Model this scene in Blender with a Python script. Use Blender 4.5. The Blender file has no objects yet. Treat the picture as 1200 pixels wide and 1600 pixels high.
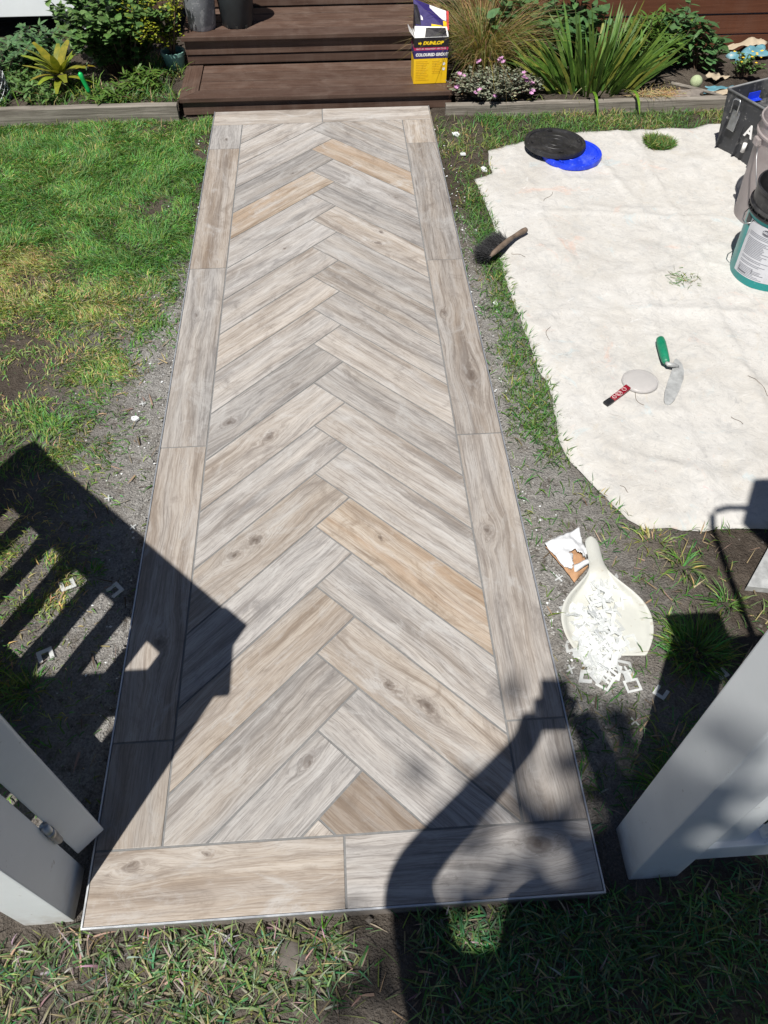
import bpy, bmesh, math, random
import numpy as np
from mathutils import Vector, Matrix, noise as mnoise
from mathutils.geometry import delaunay_2d_cdt

sc = bpy.context.scene
C = sc.collection
rnd = random.Random(7)
rng = np.random.default_rng(11)
R = math.radians

# ------------------------------------------------------------------ camera, sky, sun, exposure
cam_data = bpy.data.cameras.new('camera')
cam = bpy.data.objects.new('camera', cam_data)
C.objects.link(cam)
cam.location = (0.6361, -0.3867, 1.9118)
cam.rotation_euler = (R(38.882), R(0.05), R(-3.672))
cam_data.sensor_fit = 'VERTICAL'
cam_data.sensor_height = 36.0
cam_data.lens = 36.0 * 1202.2 / 1600.0
cam_data.clip_start = 0.01
cam_data.clip_end = 500
sc.camera = cam

SUN_EL, SUN_AZ = 61.4, 29.5            # shadows fall towards +Y, 29.5 degrees to the right
TAN = math.tan(R(SUN_EL))
world = bpy.data.worlds.new('World')
sc.world = world
world.use_nodes = True
wn = world.node_tree
bg = wn.nodes['Background']
sky = wn.nodes.new('ShaderNodeTexSky')
sky.sky_type = 'NISHITA'
sky.sun_disc = False
sky.air_density = 0.55
sky.dust_density = 0.2
sky.sun_elevation = R(SUN_EL)
sky.sun_rotation = R(180 + SUN_AZ)
wn.links.new(sky.outputs[0], bg.inputs[0])
bg.inputs[1].default_value = 0.05
sun_data = bpy.data.lights.new('sun', 'SUN')
sun_data.energy = 5.0
sun_data.angle = R(0.55)
sun_data.color = (1.0, 0.96, 0.89)
sun = bpy.data.objects.new('sun', sun_data)
C.objects.link(sun)
sdir = Vector((math.sin(R(SUN_AZ)) * math.cos(R(SUN_EL)), math.cos(R(SUN_AZ)) * math.cos(R(SUN_EL)), -math.sin(R(SUN_EL))))
sun.rotation_euler = sdir.to_track_quat('-Z', 'Y').to_euler()
sun.location = (-3, -5, 8)
sc.view_settings.view_transform = 'Standard'
sc.view_settings.look = 'None'
sc.view_settings.exposure = 0.32
sc.view_settings.gamma = 1.0

# ------------------------------------------------------------------ node helper
class NT:
    def __init__(s, name):
        s.m = bpy.data.materials.new(name)
        s.m.use_nodes = True
        s.t = s.m.node_tree
        s.b = s.t.nodes['Principled BSDF']
        s.out = s.t.nodes['Material Output']
    def n(s, typ, **kw):
        nd = s.t.nodes.new(typ)
        for k, v in kw.items():
            setattr(nd, k, v)
        return nd
    def put(s, sock, v):
        if hasattr(v, 'is_output'):
            s.t.links.new(v, sock)
        elif v is not None:
            if isinstance(v, (tuple, list)) and sock.type == 'RGBA' and len(v) == 3:
                v = (*v, 1)
            sock.default_value = v
    def math(s, op, a, b=None, c=None, clamp=False):
        nd = s.n('ShaderNodeMath', operation=op, use_clamp=clamp)
        s.put(nd.inputs[0], a)
        if b is not None: s.put(nd.inputs[1], b)
        if c is not None: s.put(nd.inputs[2], c)
        return nd.outputs[0]
    def vmath(s, op, a, b=None):
        nd = s.n('ShaderNodeVectorMath', operation=op)
        s.put(nd.inputs[0], a)
        if b is not None: s.put(nd.inputs[1], b)
        return nd.outputs[0]
    def noise(s, vec, scale, detail=3, rough=0.55, dist=0.0):
        nd = s.n('ShaderNodeTexNoise')
        s.put(nd.inputs['Vector'], vec)
        nd.inputs['Scale'].default_value = scale
        nd.inputs['Detail'].default_value = detail
        nd.inputs['Roughness'].default_value = rough
        nd.inputs['Distortion'].default_value = dist
        return nd.outputs[0]
    def vor(s, vec, scale, feature='F1'):
        nd = s.n('ShaderNodeTexVoronoi', feature=feature)
        s.put(nd.inputs['Vector'], vec)
        nd.inputs['Scale'].default_value = scale
        return nd.outputs[0]
    def ramp(s, fac, stops, interp='LINEAR'):
        nd = s.n('ShaderNodeValToRGB')
        cr = nd.color_ramp
        cr.interpolation = interp
        while len(cr.elements) < len(stops): cr.elements.new(0.5)
        for e, (p, c) in zip(cr.elements, stops):
            e.position = p
            e.color = (*c, 1) if isinstance(c, (tuple, list)) else (c, c, c, 1)
        s.put(nd.inputs[0], fac)
        return nd.outputs[0]
    def mr(s, v, a, b, c=0.0, d=1.0):
        nd = s.n('ShaderNodeMapRange')
        s.put(nd.inputs[0], v)
        for i, q in enumerate((a, b, c, d)): s.put(nd.inputs[1 + i], q)
        return nd.outputs[0]
    def mix(s, fac, a, b, mode='MIX'):
        nd = s.n('ShaderNodeMix', data_type='RGBA', blend_type=mode)
        s.put(nd.inputs[0], fac)
        s.put(nd.inputs[6], a)
        s.put(nd.inputs[7], b)
        return nd.outputs[2]
    def sep(s, v):
        nd = s.n('ShaderNodeSeparateXYZ'); s.put(nd.inputs[0], v); return nd.outputs
    def comb(s, x, y, z):
        nd = s.n('ShaderNodeCombineXYZ')
        for i, q in enumerate((x, y, z)): s.put(nd.inputs[i], q)
        return nd.outputs[0]
    def obj(s): return s.n('ShaderNodeTexCoord').outputs['Object']
    def pos(s): return s.n('ShaderNodeNewGeometry').outputs['Position']
    def rand(s): return s.n('ShaderNodeObjectInfo').outputs['Random']
    def bump(s, h, strength=0.3, dist=0.01):
        nd = s.n('ShaderNodeBump')
        nd.inputs['Strength'].default_value = strength
        nd.inputs['Distance'].default_value = dist
        s.put(nd.inputs['Height'], h)
        s.t.links.new(nd.outputs[0], s.b.inputs['Normal'])
    def base(s, col, rough=0.6, metal=0.0, spec=None):
        s.put(s.b.inputs['Base Color'], col)
        s.put(s.b.inputs['Roughness'], rough)
        s.b.inputs['Metallic'].default_value = metal
        if spec is not None: s.b.inputs['Specular IOR Level'].default_value = spec
        return s.m

def simple(name, col, rough=0.5, metal=0.0, vary=0.15, scale=30, bump=0.0, dirt=None, dirt_amt=0.3, trans=0.0):
    """plain painted / plastic / metal surface with grime and slight unevenness"""
    t = NT(name)
    co = t.obj()
    n1 = t.noise(co, scale, 5, 0.65)
    c1 = tuple(max(0, q * (1 - vary)) for q in col)
    c2 = tuple(min(1, q * (1 + vary)) for q in col)
    c = t.ramp(n1, [(0.3, c1), (0.7, c2)])
    if dirt is not None:
        n2 = t.noise(co, scale * 0.35, 6, 0.7, 0.6)
        c = t.mix(t.mr(n2, 0.52, 0.72, 0, dirt_amt), c, dirt)
        n3 = t.noise(co, scale * 4, 2, 0.5)
        c = t.mix(t.mr(n3, 0.66, 0.72, 0, dirt_amt), c, dirt)
    r = t.mr(n1, 0.3, 0.7, max(0.02, rough - 0.08), min(1, rough + 0.08))
    t.base(c, r, metal)
    if trans:
        t.b.inputs['Transmission Weight'].default_value = trans
    if bump:
        t.bump(t.noise(co, scale * 6, 3), bump, 0.004)
    return t.m

# ------------------------------------------------------------------ materials
def mat_tile():
    t = NT('wood_look_porcelain')
    oi = t.n('ShaderNodeObjectInfo')
    rn = oi.outputs['Random']
    col = t.n('ShaderNodeSeparateColor'); t.put(col.inputs[0], oi.outputs['Color'])
    warm, dark, streak = col.outputs[0], col.outputs[1], col.outputs[2]
    u, v, w_ = t.sep(t.obj())
    seed = t.math('MULTIPLY', rn, 37.0)
    def knot(prop):
        a = t.n('ShaderNodeAttribute', attribute_type='OBJECT', attribute_name=prop)
        ku, kv, ks = t.sep(a.outputs['Vector'])
        wob = t.noise(t.comb(t.math('MULTIPLY', u, 24), t.math('MULTIPLY', v, 40), seed), 1.0, 2)
        du = t.math('MULTIPLY', t.math('SUBTRACT', u, ku), 0.55)
        dv = t.math('ADD', t.math('SUBTRACT', v, kv), t.math('MULTIPLY', t.math('SUBTRACT', wob, 0.5), 0.040))
        r = t.math('SQRT', t.math('ADD', t.math('MULTIPLY', du, du), t.math('MULTIPLY', dv, dv)))
        q = t.math('DIVIDE', r, t.math('MAXIMUM', t.math('MULTIPLY', ks, 1.25), 0.0001))
        fall = t.math('EXPONENT', t.math('MULTIPLY', t.math('MULTIPLY', q, q), -1.0))
        wide = t.math('EXPONENT', t.math('MULTIPLY', t.math('MULTIPLY', q, q), -0.16))
        return dv, q, fall, wide
    dva, qa, fa, wa = knot('knot_a')
    dvb, qb, fb, wb = knot('knot_b')
    big = t.noise(t.comb(t.math('MULTIPLY', u, 2.4), t.math('MULTIPLY', v, 6), seed), 1.0, 3, 0.55, 0.4)
    vv = t.math('ADD', v, t.math('MULTIPLY', t.math('SUBTRACT', big, 0.5), 0.045))
    vv = t.math('SUBTRACT', vv, t.math('MULTIPLY', t.math('MULTIPLY', dva, wa), 0.85))
    vv = t.math('SUBTRACT', vv, t.math('MULTIPLY', t.math('MULTIPLY', dvb, wb), 0.85))
    fine = t.noise(t.comb(t.math('MULTIPLY', u, 10), t.math('MULTIPLY', vv, 300), seed), 1.0, 4, 0.65)
    hair = t.noise(t.comb(t.math('MULTIPLY', u, 26), t.math('MULTIPLY', vv, 620), seed), 1.0, 2, 0.6)
    med = t.noise(t.comb(t.math('MULTIPLY', u, 3.4), t.math('MULTIPLY', vv, 85), seed), 1.0, 5, 0.66, 0.5)
    wide_n = t.noise(t.comb(t.math('MULTIPLY', u, 1.3), t.math('MULTIPLY', vv, 24), t.math('ADD', seed, 9)), 1.0, 5, 0.66, 0.35)
    blot = t.noise(t.comb(t.math('MULTIPLY', u, 6), t.math('MULTIPLY', v, 13), t.math('ADD', seed, 3)), 1.0, 6, 0.72, 0.8)
    hue = t.noise(t.comb(t.math('MULTIPLY', u, 1.6), t.math('MULTIPLY', vv, 16), t.math('ADD', seed, 71)), 1.0, 3, 0.55, 0.4)
    wl = t.math('ADD', warm, t.math('MULTIPLY', t.math('SUBTRACT', hue, 0.50), 1.1), clamp=True)
    # ground tone of the print: pale grey to beige, then brown streaks
    light = t.mix(wl, (0.47, 0.45, 0.435), (0.48, 0.42, 0.355))
    mid = t.mix(wl, (0.32, 0.303, 0.292), (0.345, 0.275, 0.21))
    deep = t.mix(wl, (0.115, 0.105, 0.10), (0.15, 0.105, 0.073))
    c = t.mix(t.mr(wide_n, 0.36, 0.62), light, mid)
    c = t.mix(t.math('MULTIPLY', t.mr(wide_n, 0.54, 0.72), t.math('MULTIPLY_ADD', streak, 0.75, 0.12)), c, deep)
    c = t.mix(t.math('MULTIPLY', t.mr(med, 0.50, 0.68), t.math('MULTIPLY_ADD', streak, 0.55, 0.28)), c, deep)
    c = t.mix(t.math('MULTIPLY', t.mr(fine, 0.50, 0.72), 0.55), c, deep)
    c = t.mix(t.math('MULTIPLY', t.mr(fine, 0.46, 0.28), 0.36), c, (0.56, 0.54, 0.52))
    c = t.mix(t.math('MULTIPLY', t.mr(hair, 0.54, 0.72), 0.45), c, deep)
    # brown heart-wood flush on warm boards
    flush = t.math('MULTIPLY', t.mr(t.noise(t.comb(t.math('MULTIPLY', u, 0.9), t.math('MULTIPLY', vv, 13), t.math('ADD', seed, 21)), 1.0, 3, 0.6, 0.5), 0.45, 0.62), t.mr(warm, 0.55, 1.0))
    c = t.mix(t.math('MULTIPLY', flush, 0.5), c, (0.33, 0.215, 0.13))
    # weathered white bloom and grey blotches
    c = t.mix(t.math('MULTIPLY', t.mr(blot, 0.52, 0.68), 0.6), c, (0.50, 0.49, 0.48))
    c = t.mix(t.math('MULTIPLY', t.mr(blot, 0.46, 0.30), 0.7), c, t.mix(wl, (0.19, 0.18, 0.178), (0.21, 0.155, 0.11)))
    pit = t.noise(t.comb(t.math('MULTIPLY', u, 60), t.math('MULTIPLY', v, 140), seed), 1.0, 3, 0.7)
    c = t.mix(t.math('MULTIPLY', t.mr(pit, 0.58, 0.72), t.mr(blot, 0.50, 0.36, 0.05, 0.55)), c, deep)
    # fine cracks along the grain
    crk = t.noise(t.comb(t.math('MULTIPLY', u, 2.0), t.math('MULTIPLY', vv, 30), t.math('ADD', seed, 55)), 1.0, 6, 0.7, 0.8)
    crack = t.math('MULTIPLY', t.mr(t.math('ABSOLUTE', t.math('SUBTRACT', crk, 0.5)), 0.012, 0.0), t.mr(blot, 0.5, 0.62))
    c = t.mix(t.math('MULTIPLY', crack, t.math('MULTIPLY_ADD', streak, 0.6, 0.15)), c, (0.09, 0.065, 0.05))
    # knots
    for q, f in ((qa, fa), (qb, fb)):
        rings = t.math('SINE', t.math('MULTIPLY', q, 13.0))
        c = t.mix(t.math('MULTIPLY', f, t.math('MULTIPLY_ADD', rings, 0.20, 0.32)), c, (0.10, 0.068, 0.05))
        core = t.mr(t.math('ADD', q, t.math('MULTIPLY', t.math('SUBTRACT', med, 0.5), 1.2)), 0.75, 0.25)
        c = t.mix(t.math('MULTIPLY', core, 0.55), c, (0.075, 0.055, 0.045))
    c = t.mix(t.math('MULTIPLY', dark, 0.9, clamp=True), c, t.mix(0.62, c, t.mix(wl, (0.12, 0.11, 0.105), (0.15, 0.10, 0.065))))
    hs = t.n('ShaderNodeHueSaturation'); t.put(hs.inputs['Color'], c); t.put(hs.inputs['Value'], t.mr(rn, 0, 1, 0.84, 1.07)); c = hs.outputs[0]
    rough = t.mr(med, 0.3, 0.7, 0.42, 0.6)
    t.base(c, rough, 0, 0.35)
    t.bump(t.math('ADD', t.math('MULTIPLY', fine, 0.5), t.math('MULTIPLY', med, 0.5)), 0.12, 0.002)
    return t.m

def mat_ground():
    t = NT('garden_soil')
    p = t.pos()
    x, y, z = t.sep(p)
    n1 = t.noise(p, 3.0, 6, 0.65, 0.4)
    n2 = t.noise(p, 22, 6, 0.7, 0.2)
    n3 = t.noise(p, 160, 3, 0.6)
    c = t.ramp(n1, [(0.3, (0.055, 0.044, 0.036)), (0.55, (0.115, 0.095, 0.078)), (0.75, (0.17, 0.145, 0.12))])
    c = t.mix(t.mr(n2, 0.42, 0.66, 0, 0.6), c, (0.05, 0.039, 0.031))
    c = t.mix(t.mr(n3, 0.55, 0.75, 0, 0.5), c, (0.22, 0.195, 0.165))
    # cement and grout dust trodden in beside the new paving
    d1 = t.math('MAXIMUM', t.math('SUBTRACT', t.math('MULTIPLY', x, -1), 0.0), t.math('SUBTRACT', x, 1.154))
    near = t.mr(t.math('ADD', d1, t.math('MULTIPLY', n1, 0.6)), 0.85, 0.35)
    along = t.math('MULTIPLY', t.mr(y, 3.0, 2.2), t.mr(y, 0.0, 0.35, 0.12, 1.0))
    dust = t.math('MULTIPLY', t.math('MULTIPLY', near, along), t.mr(n2, 0.28, 0.46))
    damp = t.mr(t.noise(p, 8, 5, 0.7, 0.8), 0.50, 0.64)
    dust = t.math('MULTIPLY', dust, t.math('SUBTRACT', 1.0, t.math('MULTIPLY', damp, 0.35)))
    c = t.mix(t.math('MULTIPLY', dust, 0.85), c, t.ramp(n3, [(0.35, (0.26, 0.252, 0.242)), (0.65, (0.47, 0.458, 0.44))]))
    t.base(c, 0.95, 0, 0.1)
    t.bump(t.math('ADD', n2, t.math('MULTIPLY', n3, 0.45)), 1.0, 0.03)
    return t.m

def mat_blade(name='grass_blades', trans=0.35, rough=0.5):
    t = NT(name)
    a = t.n('ShaderNodeAttribute', attribute_name='tint')
    t.base(a.outputs['Color'], rough, 0, 0.3)
    tr = t.n('ShaderNodeBsdfTranslucent')
    t.put(tr.inputs[0], t.mix(1.0, a.outputs['Color'], (1.25, 1.3, 0.7), 'MULTIPLY'))
    mx = t.n('ShaderNodeMixShader')
    mx.inputs[0].default_value = trans
    t.t.links.new(t.b.outputs[0], mx.inputs[1])
    t.t.links.new(tr.outputs[0], mx.inputs[2])
    t.t.links.new(mx.outputs[0], t.out.inputs[0])
    return t.m

def mat_deck(name, c0, c1, dusty=0.35):
    t = NT(name)
    u, v, w = t.sep(t.obj())
    sd = t.math('MULTIPLY', t.rand(), 31)
    g = t.noise(t.comb(t.math('MULTIPLY', u, 3), t.math('MULTIPLY', v, 90), t.math('ADD', sd, t.math('MULTIPLY', w, 60))), 1, 5, 0.65, 0.3)
    b = t.noise(t.comb(t.math('MULTIPLY', u, 6), t.math('MULTIPLY', v, 9), sd), 1, 5, 0.7, 0.4)
    c = t.ramp(g, [(0.3, c0), (0.7, c1)])
    c = t.mix(t.mr(b, 0.45, 0.75, 0, dusty), c, (0.22, 0.165, 0.135))
    c = t.mix(t.math('MULTIPLY', t.rand(), 0.55), c, tuple(q * 0.7 for q in c0))
    sp = t.noise(t.obj(), 180, 2)
    c = t.mix(t.mr(sp, 0.7, 0.76, 0, 0.5), c, (0.4, 0.36, 0.32))
    t.base(c, t.mr(b, 0.3, 0.7, 0.45, 0.65), 0, 0.35)
    t.bump(g, 0.35, 0.003)
    return t.m

def mat_sleeper():
    t = NT('weathered_sleeper')
    u, v, w = t.sep(t.obj())
    g = t.noise(t.comb(t.math('MULTIPLY', u, 2.5), t.math('MULTIPLY', v, 60), t.math('MULTIPLY', w, 60)), 1, 6, 0.7, 0.4)
    b = t.noise(t.obj(), 7, 5, 0.7)
    c = t.ramp(g, [(0.28, (0.07, 0.06, 0.05)), (0.5, (0.21, 0.19, 0.165)), (0.75, (0.33, 0.305, 0.27))])
    c = t.mix(t.mr(b, 0.5, 0.72, 0, 0.5), c, (0.13, 0.115, 0.095))
    t.base(c, 0.9, 0, 0.15)
    t.bump(g, 0.6, 0.006)
    return t.m

def mat_white_paint():
    t = NT('white_gate_paint')
    o = t.obj()
    n = t.noise(o, 3.5, 5, 0.7)
    f = t.noise(o, 90, 3, 0.6)
    c = t.ramp(n, [(0.3, (0.66, 0.70, 0.725)), (0.7, (0.74, 0.775, 0.80))])
    sp = t.noise(o, 45, 3, 0.6, 0.3)
    c = t.mix(t.mr(sp, 0.70, 0.75, 0, 0.55), c, (0.33, 0.31, 0.28))
    x, y, z = t.sep(t.pos())
    splash = t.math('MULTIPLY', t.mr(z, 0.16, 0.0), t.mr(t.noise(o, 14, 5, 0.7), 0.35, 0.65))
    c = t.mix(t.math('MULTIPLY', splash, 0.6), c, (0.3, 0.26, 0.21))
    t.base(c, t.mr(n, 0.3, 0.7, 0.34, 0.5), 0, 0.4)
    t.bump(f, 0.06, 0.002)
    return t.m

def mat_canvas():
    t = NT('canvas_drop_sheet')
    p = t.pos()
    n1 = t.noise(p, 2.6, 6, 0.65, 0.6)
    n2 = t.noise(p, 9, 6, 0.7, 1.2)
    n3 = t.noise(p, 40, 4, 0.6, 0.6)
    c = t.ramp(n1, [(0.3, (0.45, 0.43, 0.40)), (0.5, (0.50, 0.487, 0.465)), (0.7, (0.54, 0.53, 0.515))])
    c = t.mix(t.mr(n2, 0.52, 0.68, 0, 0.55), c, (0.43, 0.432, 0.43))
    c = t.mix(t.mr(n2, 0.40, 0.30, 0, 0.5), c, (0.48, 0.44, 0.38))
    def stain(off, sc_, lo, hi, col, amt):
        q = t.noise(t.vmath('ADD', p, off), sc_, 5, 0.7, 1.0)
        return t.mix(t.mr(q, lo, hi, 0, amt), c, col)
    c = stain((13, 4, 0), 4.0, 0.62, 0.70, (0.58, 0.40, 0.33), 0.5)
    c = stain((3, 24, 0), 5.0, 0.60, 0.68, (0.43, 0.50, 0.52), 0.6)
    c = stain((33, 2, 0), 11.0, 0.66, 0.71, (0.30, 0.30, 0.30), 0.55)
    c = stain((7, 51, 0), 7.0, 0.67, 0.70, (0.66, 0.665, 0.665), 0.5)
    c = stain((71, 5, 0), 16.0, 0.69, 0.72, (0.62, 0.27, 0.28), 0.5)
    # ring-like dried drips
    r1 = t.math('ABSOLUTE', t.math('SUBTRACT', t.noise(t.vmath('ADD', p, (5, 9, 1)), 7, 3, 0.5, 1.6), 0.6))
    c = t.mix(t.math('MULTIPLY', t.mr(r1, 0.02, 0.0), t.mr(n2, 0.56, 0.66, 0, 0.3)), c, (0.40, 0.39, 0.38))
    sp = t.noise(p, 75, 3, 0.6)
    c = t.mix(t.mr(sp, 0.66, 0.72, 0, 0.6), c, (0.30, 0.28, 0.26))
    scuff = t.noise(p, 26, 6, 0.75, 1.4)
    c = t.mix(t.mr(scuff, 0.51, 0.68, 0, 0.65), c, (0.37, 0.365, 0.36))
    c = t.mix(t.mr(scuff, 0.44, 0.30, 0, 0.5), c, (0.62, 0.615, 0.605))
    t.base(c, 0.92, 0, 0.1)
    crease = t.math('ABSOLUTE', t.math('SUBTRACT', t.noise(p, 6, 4, 0.6, 1.5), 0.5))
    weave = t.noise(p, 700, 1)
    h = t.math('ADD', t.math('MULTIPLY', t.noise(p, 11, 6, 0.68, 1.2), 1.3), t.math('MULTIPLY', n3, 0.3))
    t.bump(t.math('ADD', h, t.math('MULTIPLY', weave, 0.08)), 0.42, 0.012)
    return t.m

def mat_leaf(name, c0, c1, rough=0.45, trans=0.25):
    t = NT(name)
    n = t.noise(t.obj(), 40, 3)
    a = t.n('ShaderNodeAttribute', attribute_name='tint')
    c = t.ramp(n, [(0.3, c0), (0.7, c1)])
    c = t.mix(1.0, c, a.outputs['Color'], 'MULTIPLY')
    t.base(c, rough, 0, 0.4)
    tr = t.n('ShaderNodeBsdfTranslucent')
    t.put(tr.inputs[0], c)
    mx = t.n('ShaderNodeMixShader')
    mx.inputs[0].default_value = trans
    t.t.links.new(t.b.outputs[0], mx.inputs[1])
    t.t.links.new(tr.outputs[0], mx.inputs[2])
    t.t.links.new(mx.outputs[0], t.out.inputs[0])
    return t.m

def mat_clear(name, col, rough=0.25, alpha=0.5):
    """milky translucent plastic"""
    t = NT(name)
    n = t.noise(t.obj(), 30, 4, 0.6)
    c = t.ramp(n, [(0.3, tuple(q * 0.92 for q in col)), (0.7, col)])
    t.base(c, rough, 0, 0.4)
    tr = t.n('ShaderNodeBsdfTransparent')
    tl = t.n('ShaderNodeBsdfTranslucent')
    t.put(tl.inputs[0], c)
    m1 = t.n('ShaderNodeMixShader'); m1.inputs[0].default_value = 0.35
    t.t.links.new(t.b.outputs[0], m1.inputs[1]); t.t.links.new(tl.outputs[0], m1.inputs[2])
    m2 = t.n('ShaderNodeMixShader'); m2.inputs[0].default_value = alpha
    t.t.links.new(tr.outputs[0], m2.inputs[1]); t.t.links.new(m1.outputs[0], m2.inputs[2])
    t.t.links.new(m2.outputs[0], t.out.inputs[0])
    return t.m

M = {}
M['tile'] = mat_tile()
M['ground'] = mat_ground()
M['grass'] = mat_blade()
M['litter'] = mat_blade('dry_litter', 0.1, 0.8)
M['deck'] = mat_deck('stained_decking', (0.062, 0.036, 0.027), (0.15, 0.093, 0.069), 0.55)
M['wallboard'] = mat_deck('red_brown_boards', (0.10, 0.035, 0.018), (0.19, 0.075, 0.040), 0.12)
M['sleeper'] = mat_sleeper()
M['white'] = mat_white_paint()
M['canvas'] = mat_canvas()
M['grout'] = simple('grey_grout', (0.18, 0.18, 0.18), 0.9, 0, 0.2, 60, 0.2)
M['mortar'] = simple('mortar_bed', (0.20, 0.175, 0.155), 0.9, 0, 0.3, 20, 0.4)
M['trim'] = simple('metal_edge_trim', (0.62, 0.64, 0.67), 0.38, 0.75, 0.1, 20)
M['black_plastic'] = simple('black_plastic', (0.018, 0.018, 0.020), 0.45, 0, 0.3, 25, 0, (0.26, 0.255, 0.25), 0.16)
M['dark_plastic'] = simple('charcoal_plastic', (0.035, 0.037, 0.042), 0.5, 0, 0.25, 14, 0.05, (0.32, 0.31, 0.30), 0.6)
M['rim_grey'] = simple('scuffed_rim', (0.16, 0.165, 0.17), 0.5, 0, 0.3, 30)
M['pot_plastic'] = simple('dark_pot_plastic', (0.028, 0.034, 0.038), 0.5, 0, 0.2, 14)
M['blue_plastic'] = simple('blue_plastic', (0.012, 0.045, 0.62), 0.35, 0, 0.2, 25, 0, (0.25, 0.35, 0.75), 0.4)
M['teal'] = simple('teal_plastic', (0.004, 0.33, 0.32), 0.35, 0, 0.1, 10, 0, (0.35, 0.5, 0.5), 0.25)
M['paper'] = simple('label_paper', (0.60, 0.61, 0.65), 0.5, 0, 0.08, 25, 0, (0.33, 0.33, 0.36), 0.35)
M['ink'] = simple('dark_print', (0.10, 0.10, 0.12), 0.6)
M['greyink'] = simple('grey_print', (0.26, 0.27, 0.31), 0.6)
M['steel'] = simple('worn_steel', (0.46, 0.47, 0.48), 0.42, 1.0, 0.25, 40, 0, (0.35, 0.34, 0.32), 0.4)
M['dusty_metal'] = simple('grout_smeared_steel', (0.42, 0.43, 0.43), 0.6, 0.3, 0.25, 35, 0.1, (0.2, 0.2, 0.2), 0.5)
M['wire'] = simple('wire_steel', (0.35, 0.35, 0.36), 0.4, 1.0)
M['green_handle'] = simple('green_rubber', (0.006, 0.20, 0.105), 0.5, 0, 0.2, 40, 0, (0.2, 0.3, 0.25), 0.2)
M['bright_green'] = simple('bright_green_plastic', (0.01, 0.42, 0.10), 0.35, 0, 0.1, 30)
M['red'] = simple('red_plastic', (0.24, 0.008, 0.02), 0.35, 0, 0.5, 60, 0, (0.5, 0.3, 0.3), 0.4)
M['pan'] = simple('cream_plastic', (0.50, 0.505, 0.47), 0.45, 0, 0.06, 12, 0.03, (0.33, 0.29, 0.22), 0.45)
M['clip'] = mat_clear('clear_clip_plastic', (0.90, 0.92, 0.92), 0.25, 0.66)
M['milky'] = mat_clear('milky_scoop_plastic', (0.74, 0.72, 0.715), 0.3, 0.5)
M['bucket_clear'] = mat_clear('clouded_bucket_plastic', (0.58, 0.52, 0.51), 0.3, 0.72)
M['pinkwash'] = simple('pink_residue', (0.42, 0.22, 0.22), 0.7, 0, 0.3, 20)
M['bag'] = simple('white_paper_bag', (0.60, 0.61, 0.63), 0.6, 0, 0.06, 20, 0.1)
M['kraft'] = simple('kraft_paper', (0.42, 0.24, 0.13), 0.85, 0, 0.2, 30, 0.1)
M['handle_wood'] = simple('worn_handle_wood', (0.15, 0.11, 0.082), 0.7, 0, 0.35, 30, 0.1)
M['bristle'] = simple('black_bristle', (0.02, 0.02, 0.022), 0.7)
M['yellow'] = simple('yellow_carton', (0.80, 0.50, 0.010), 0.45, 0, 0.04, 10)
M['amber'] = simple('amber_print', (0.62, 0.36, 0.006), 0.5)
M['navy'] = simple('navy_carton', (0.028, 0.018, 0.12), 0.45)
M['blackcard'] = simple('black_carton', (0.013, 0.011, 0.015), 0.4)
M['whitecard'] = simple('white_carton', (0.78, 0.77, 0.76), 0.6)
M['magenta'] = simple('magenta_print', (0.42, 0.015, 0.10), 0.5)
M['redcard'] = simple('red_carton', (0.55, 0.06, 0.05), 0.5)
M['logo_yellow'] = simple('logo_yellow', (0.85, 0.58, 0.01), 0.5)
M['terrazzo'] = simple('speckled_grey_pot', (0.20, 0.21, 0.23), 0.6, 0, 0.15, 30, 0.05, (0.62, 0.63, 0.64), 0.95)
M['mintpot'] = simple('mint_green_pot', (0.22, 0.42, 0.36), 0.5, 0, 0.15, 20, 0, (0.3, 0.35, 0.3), 0.4)
M['stone'] = simple('grey_stone', (0.12, 0.105, 0.092), 0.9, 0, 0.4, 14, 0.6)
M['shard'] = simple('white_tile_shard', (0.70, 0.72, 0.74), 0.4, 0, 0.1, 20)
M['bark'] = simple('plant_bark', (0.10, 0.065, 0.045), 0.85, 0, 0.4, 40, 0.4)
M['ball'] = simple('faded_ball_felt', (0.36, 0.42, 0.25), 0.95, 0, 0.15, 60, 0.4)
M['tarp'] = simple('torn_blue_plastic', (0.10, 0.25, 0.31), 0.5, 0, 0.25, 12, 0.1, (0.55, 0.5, 0.42), 0.6)
M['cardboard'] = simple('weathered_cardboard', (0.40, 0.33, 0.24), 0.85, 0, 0.2, 12, 0.1)
M['house'] = simple('house_white', (0.74, 0.78, 0.80), 0.5, 0, 0.04, 5)
M['void'] = simple('void_shade', (0.02, 0.018, 0.016), 0.95)  # near-black for the painted crawlspace shade; also colours pot notches
M['pink_petal'] = simple('pink_petal', (0.52, 0.26, 0.46), 0.6, 0, 0.2, 60)
M['yellow_petal'] = simple('yellow_petal', (0.80, 0.52, 0.02), 0.6)
M['cloth_blue'] = simple('dark_shirt', (0.03, 0.04, 0.07), 0.9)
M['skin'] = simple('skin', (0.5, 0.3, 0.22), 0.6)
M['shrub'] = mat_leaf('shrub_leaf', (0.065, 0.14, 0.035), (0.13, 0.23, 0.07))
M['strap'] = mat_leaf('strap_leaf', (0.055, 0.13, 0.022), (0.12, 0.21, 0.038), 0.48)
M['vine'] = mat_leaf('vine_leaf', (0.05, 0.13, 0.045), (0.10, 0.20, 0.075))
M['brom'] = mat_leaf('bromeliad_leaf', (0.15, 0.20, 0.015), (0.29, 0.31, 0.025), 0.55)
M['jade'] = mat_leaf('jade_leaf', (0.16, 0.22, 0.02), (0.34, 0.36, 0.03), 0.4)
M['greyleaf'] = mat_leaf('grey_leaf', (0.19, 0.22, 0.155), (0.33, 0.36, 0.27), 0.6)
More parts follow.
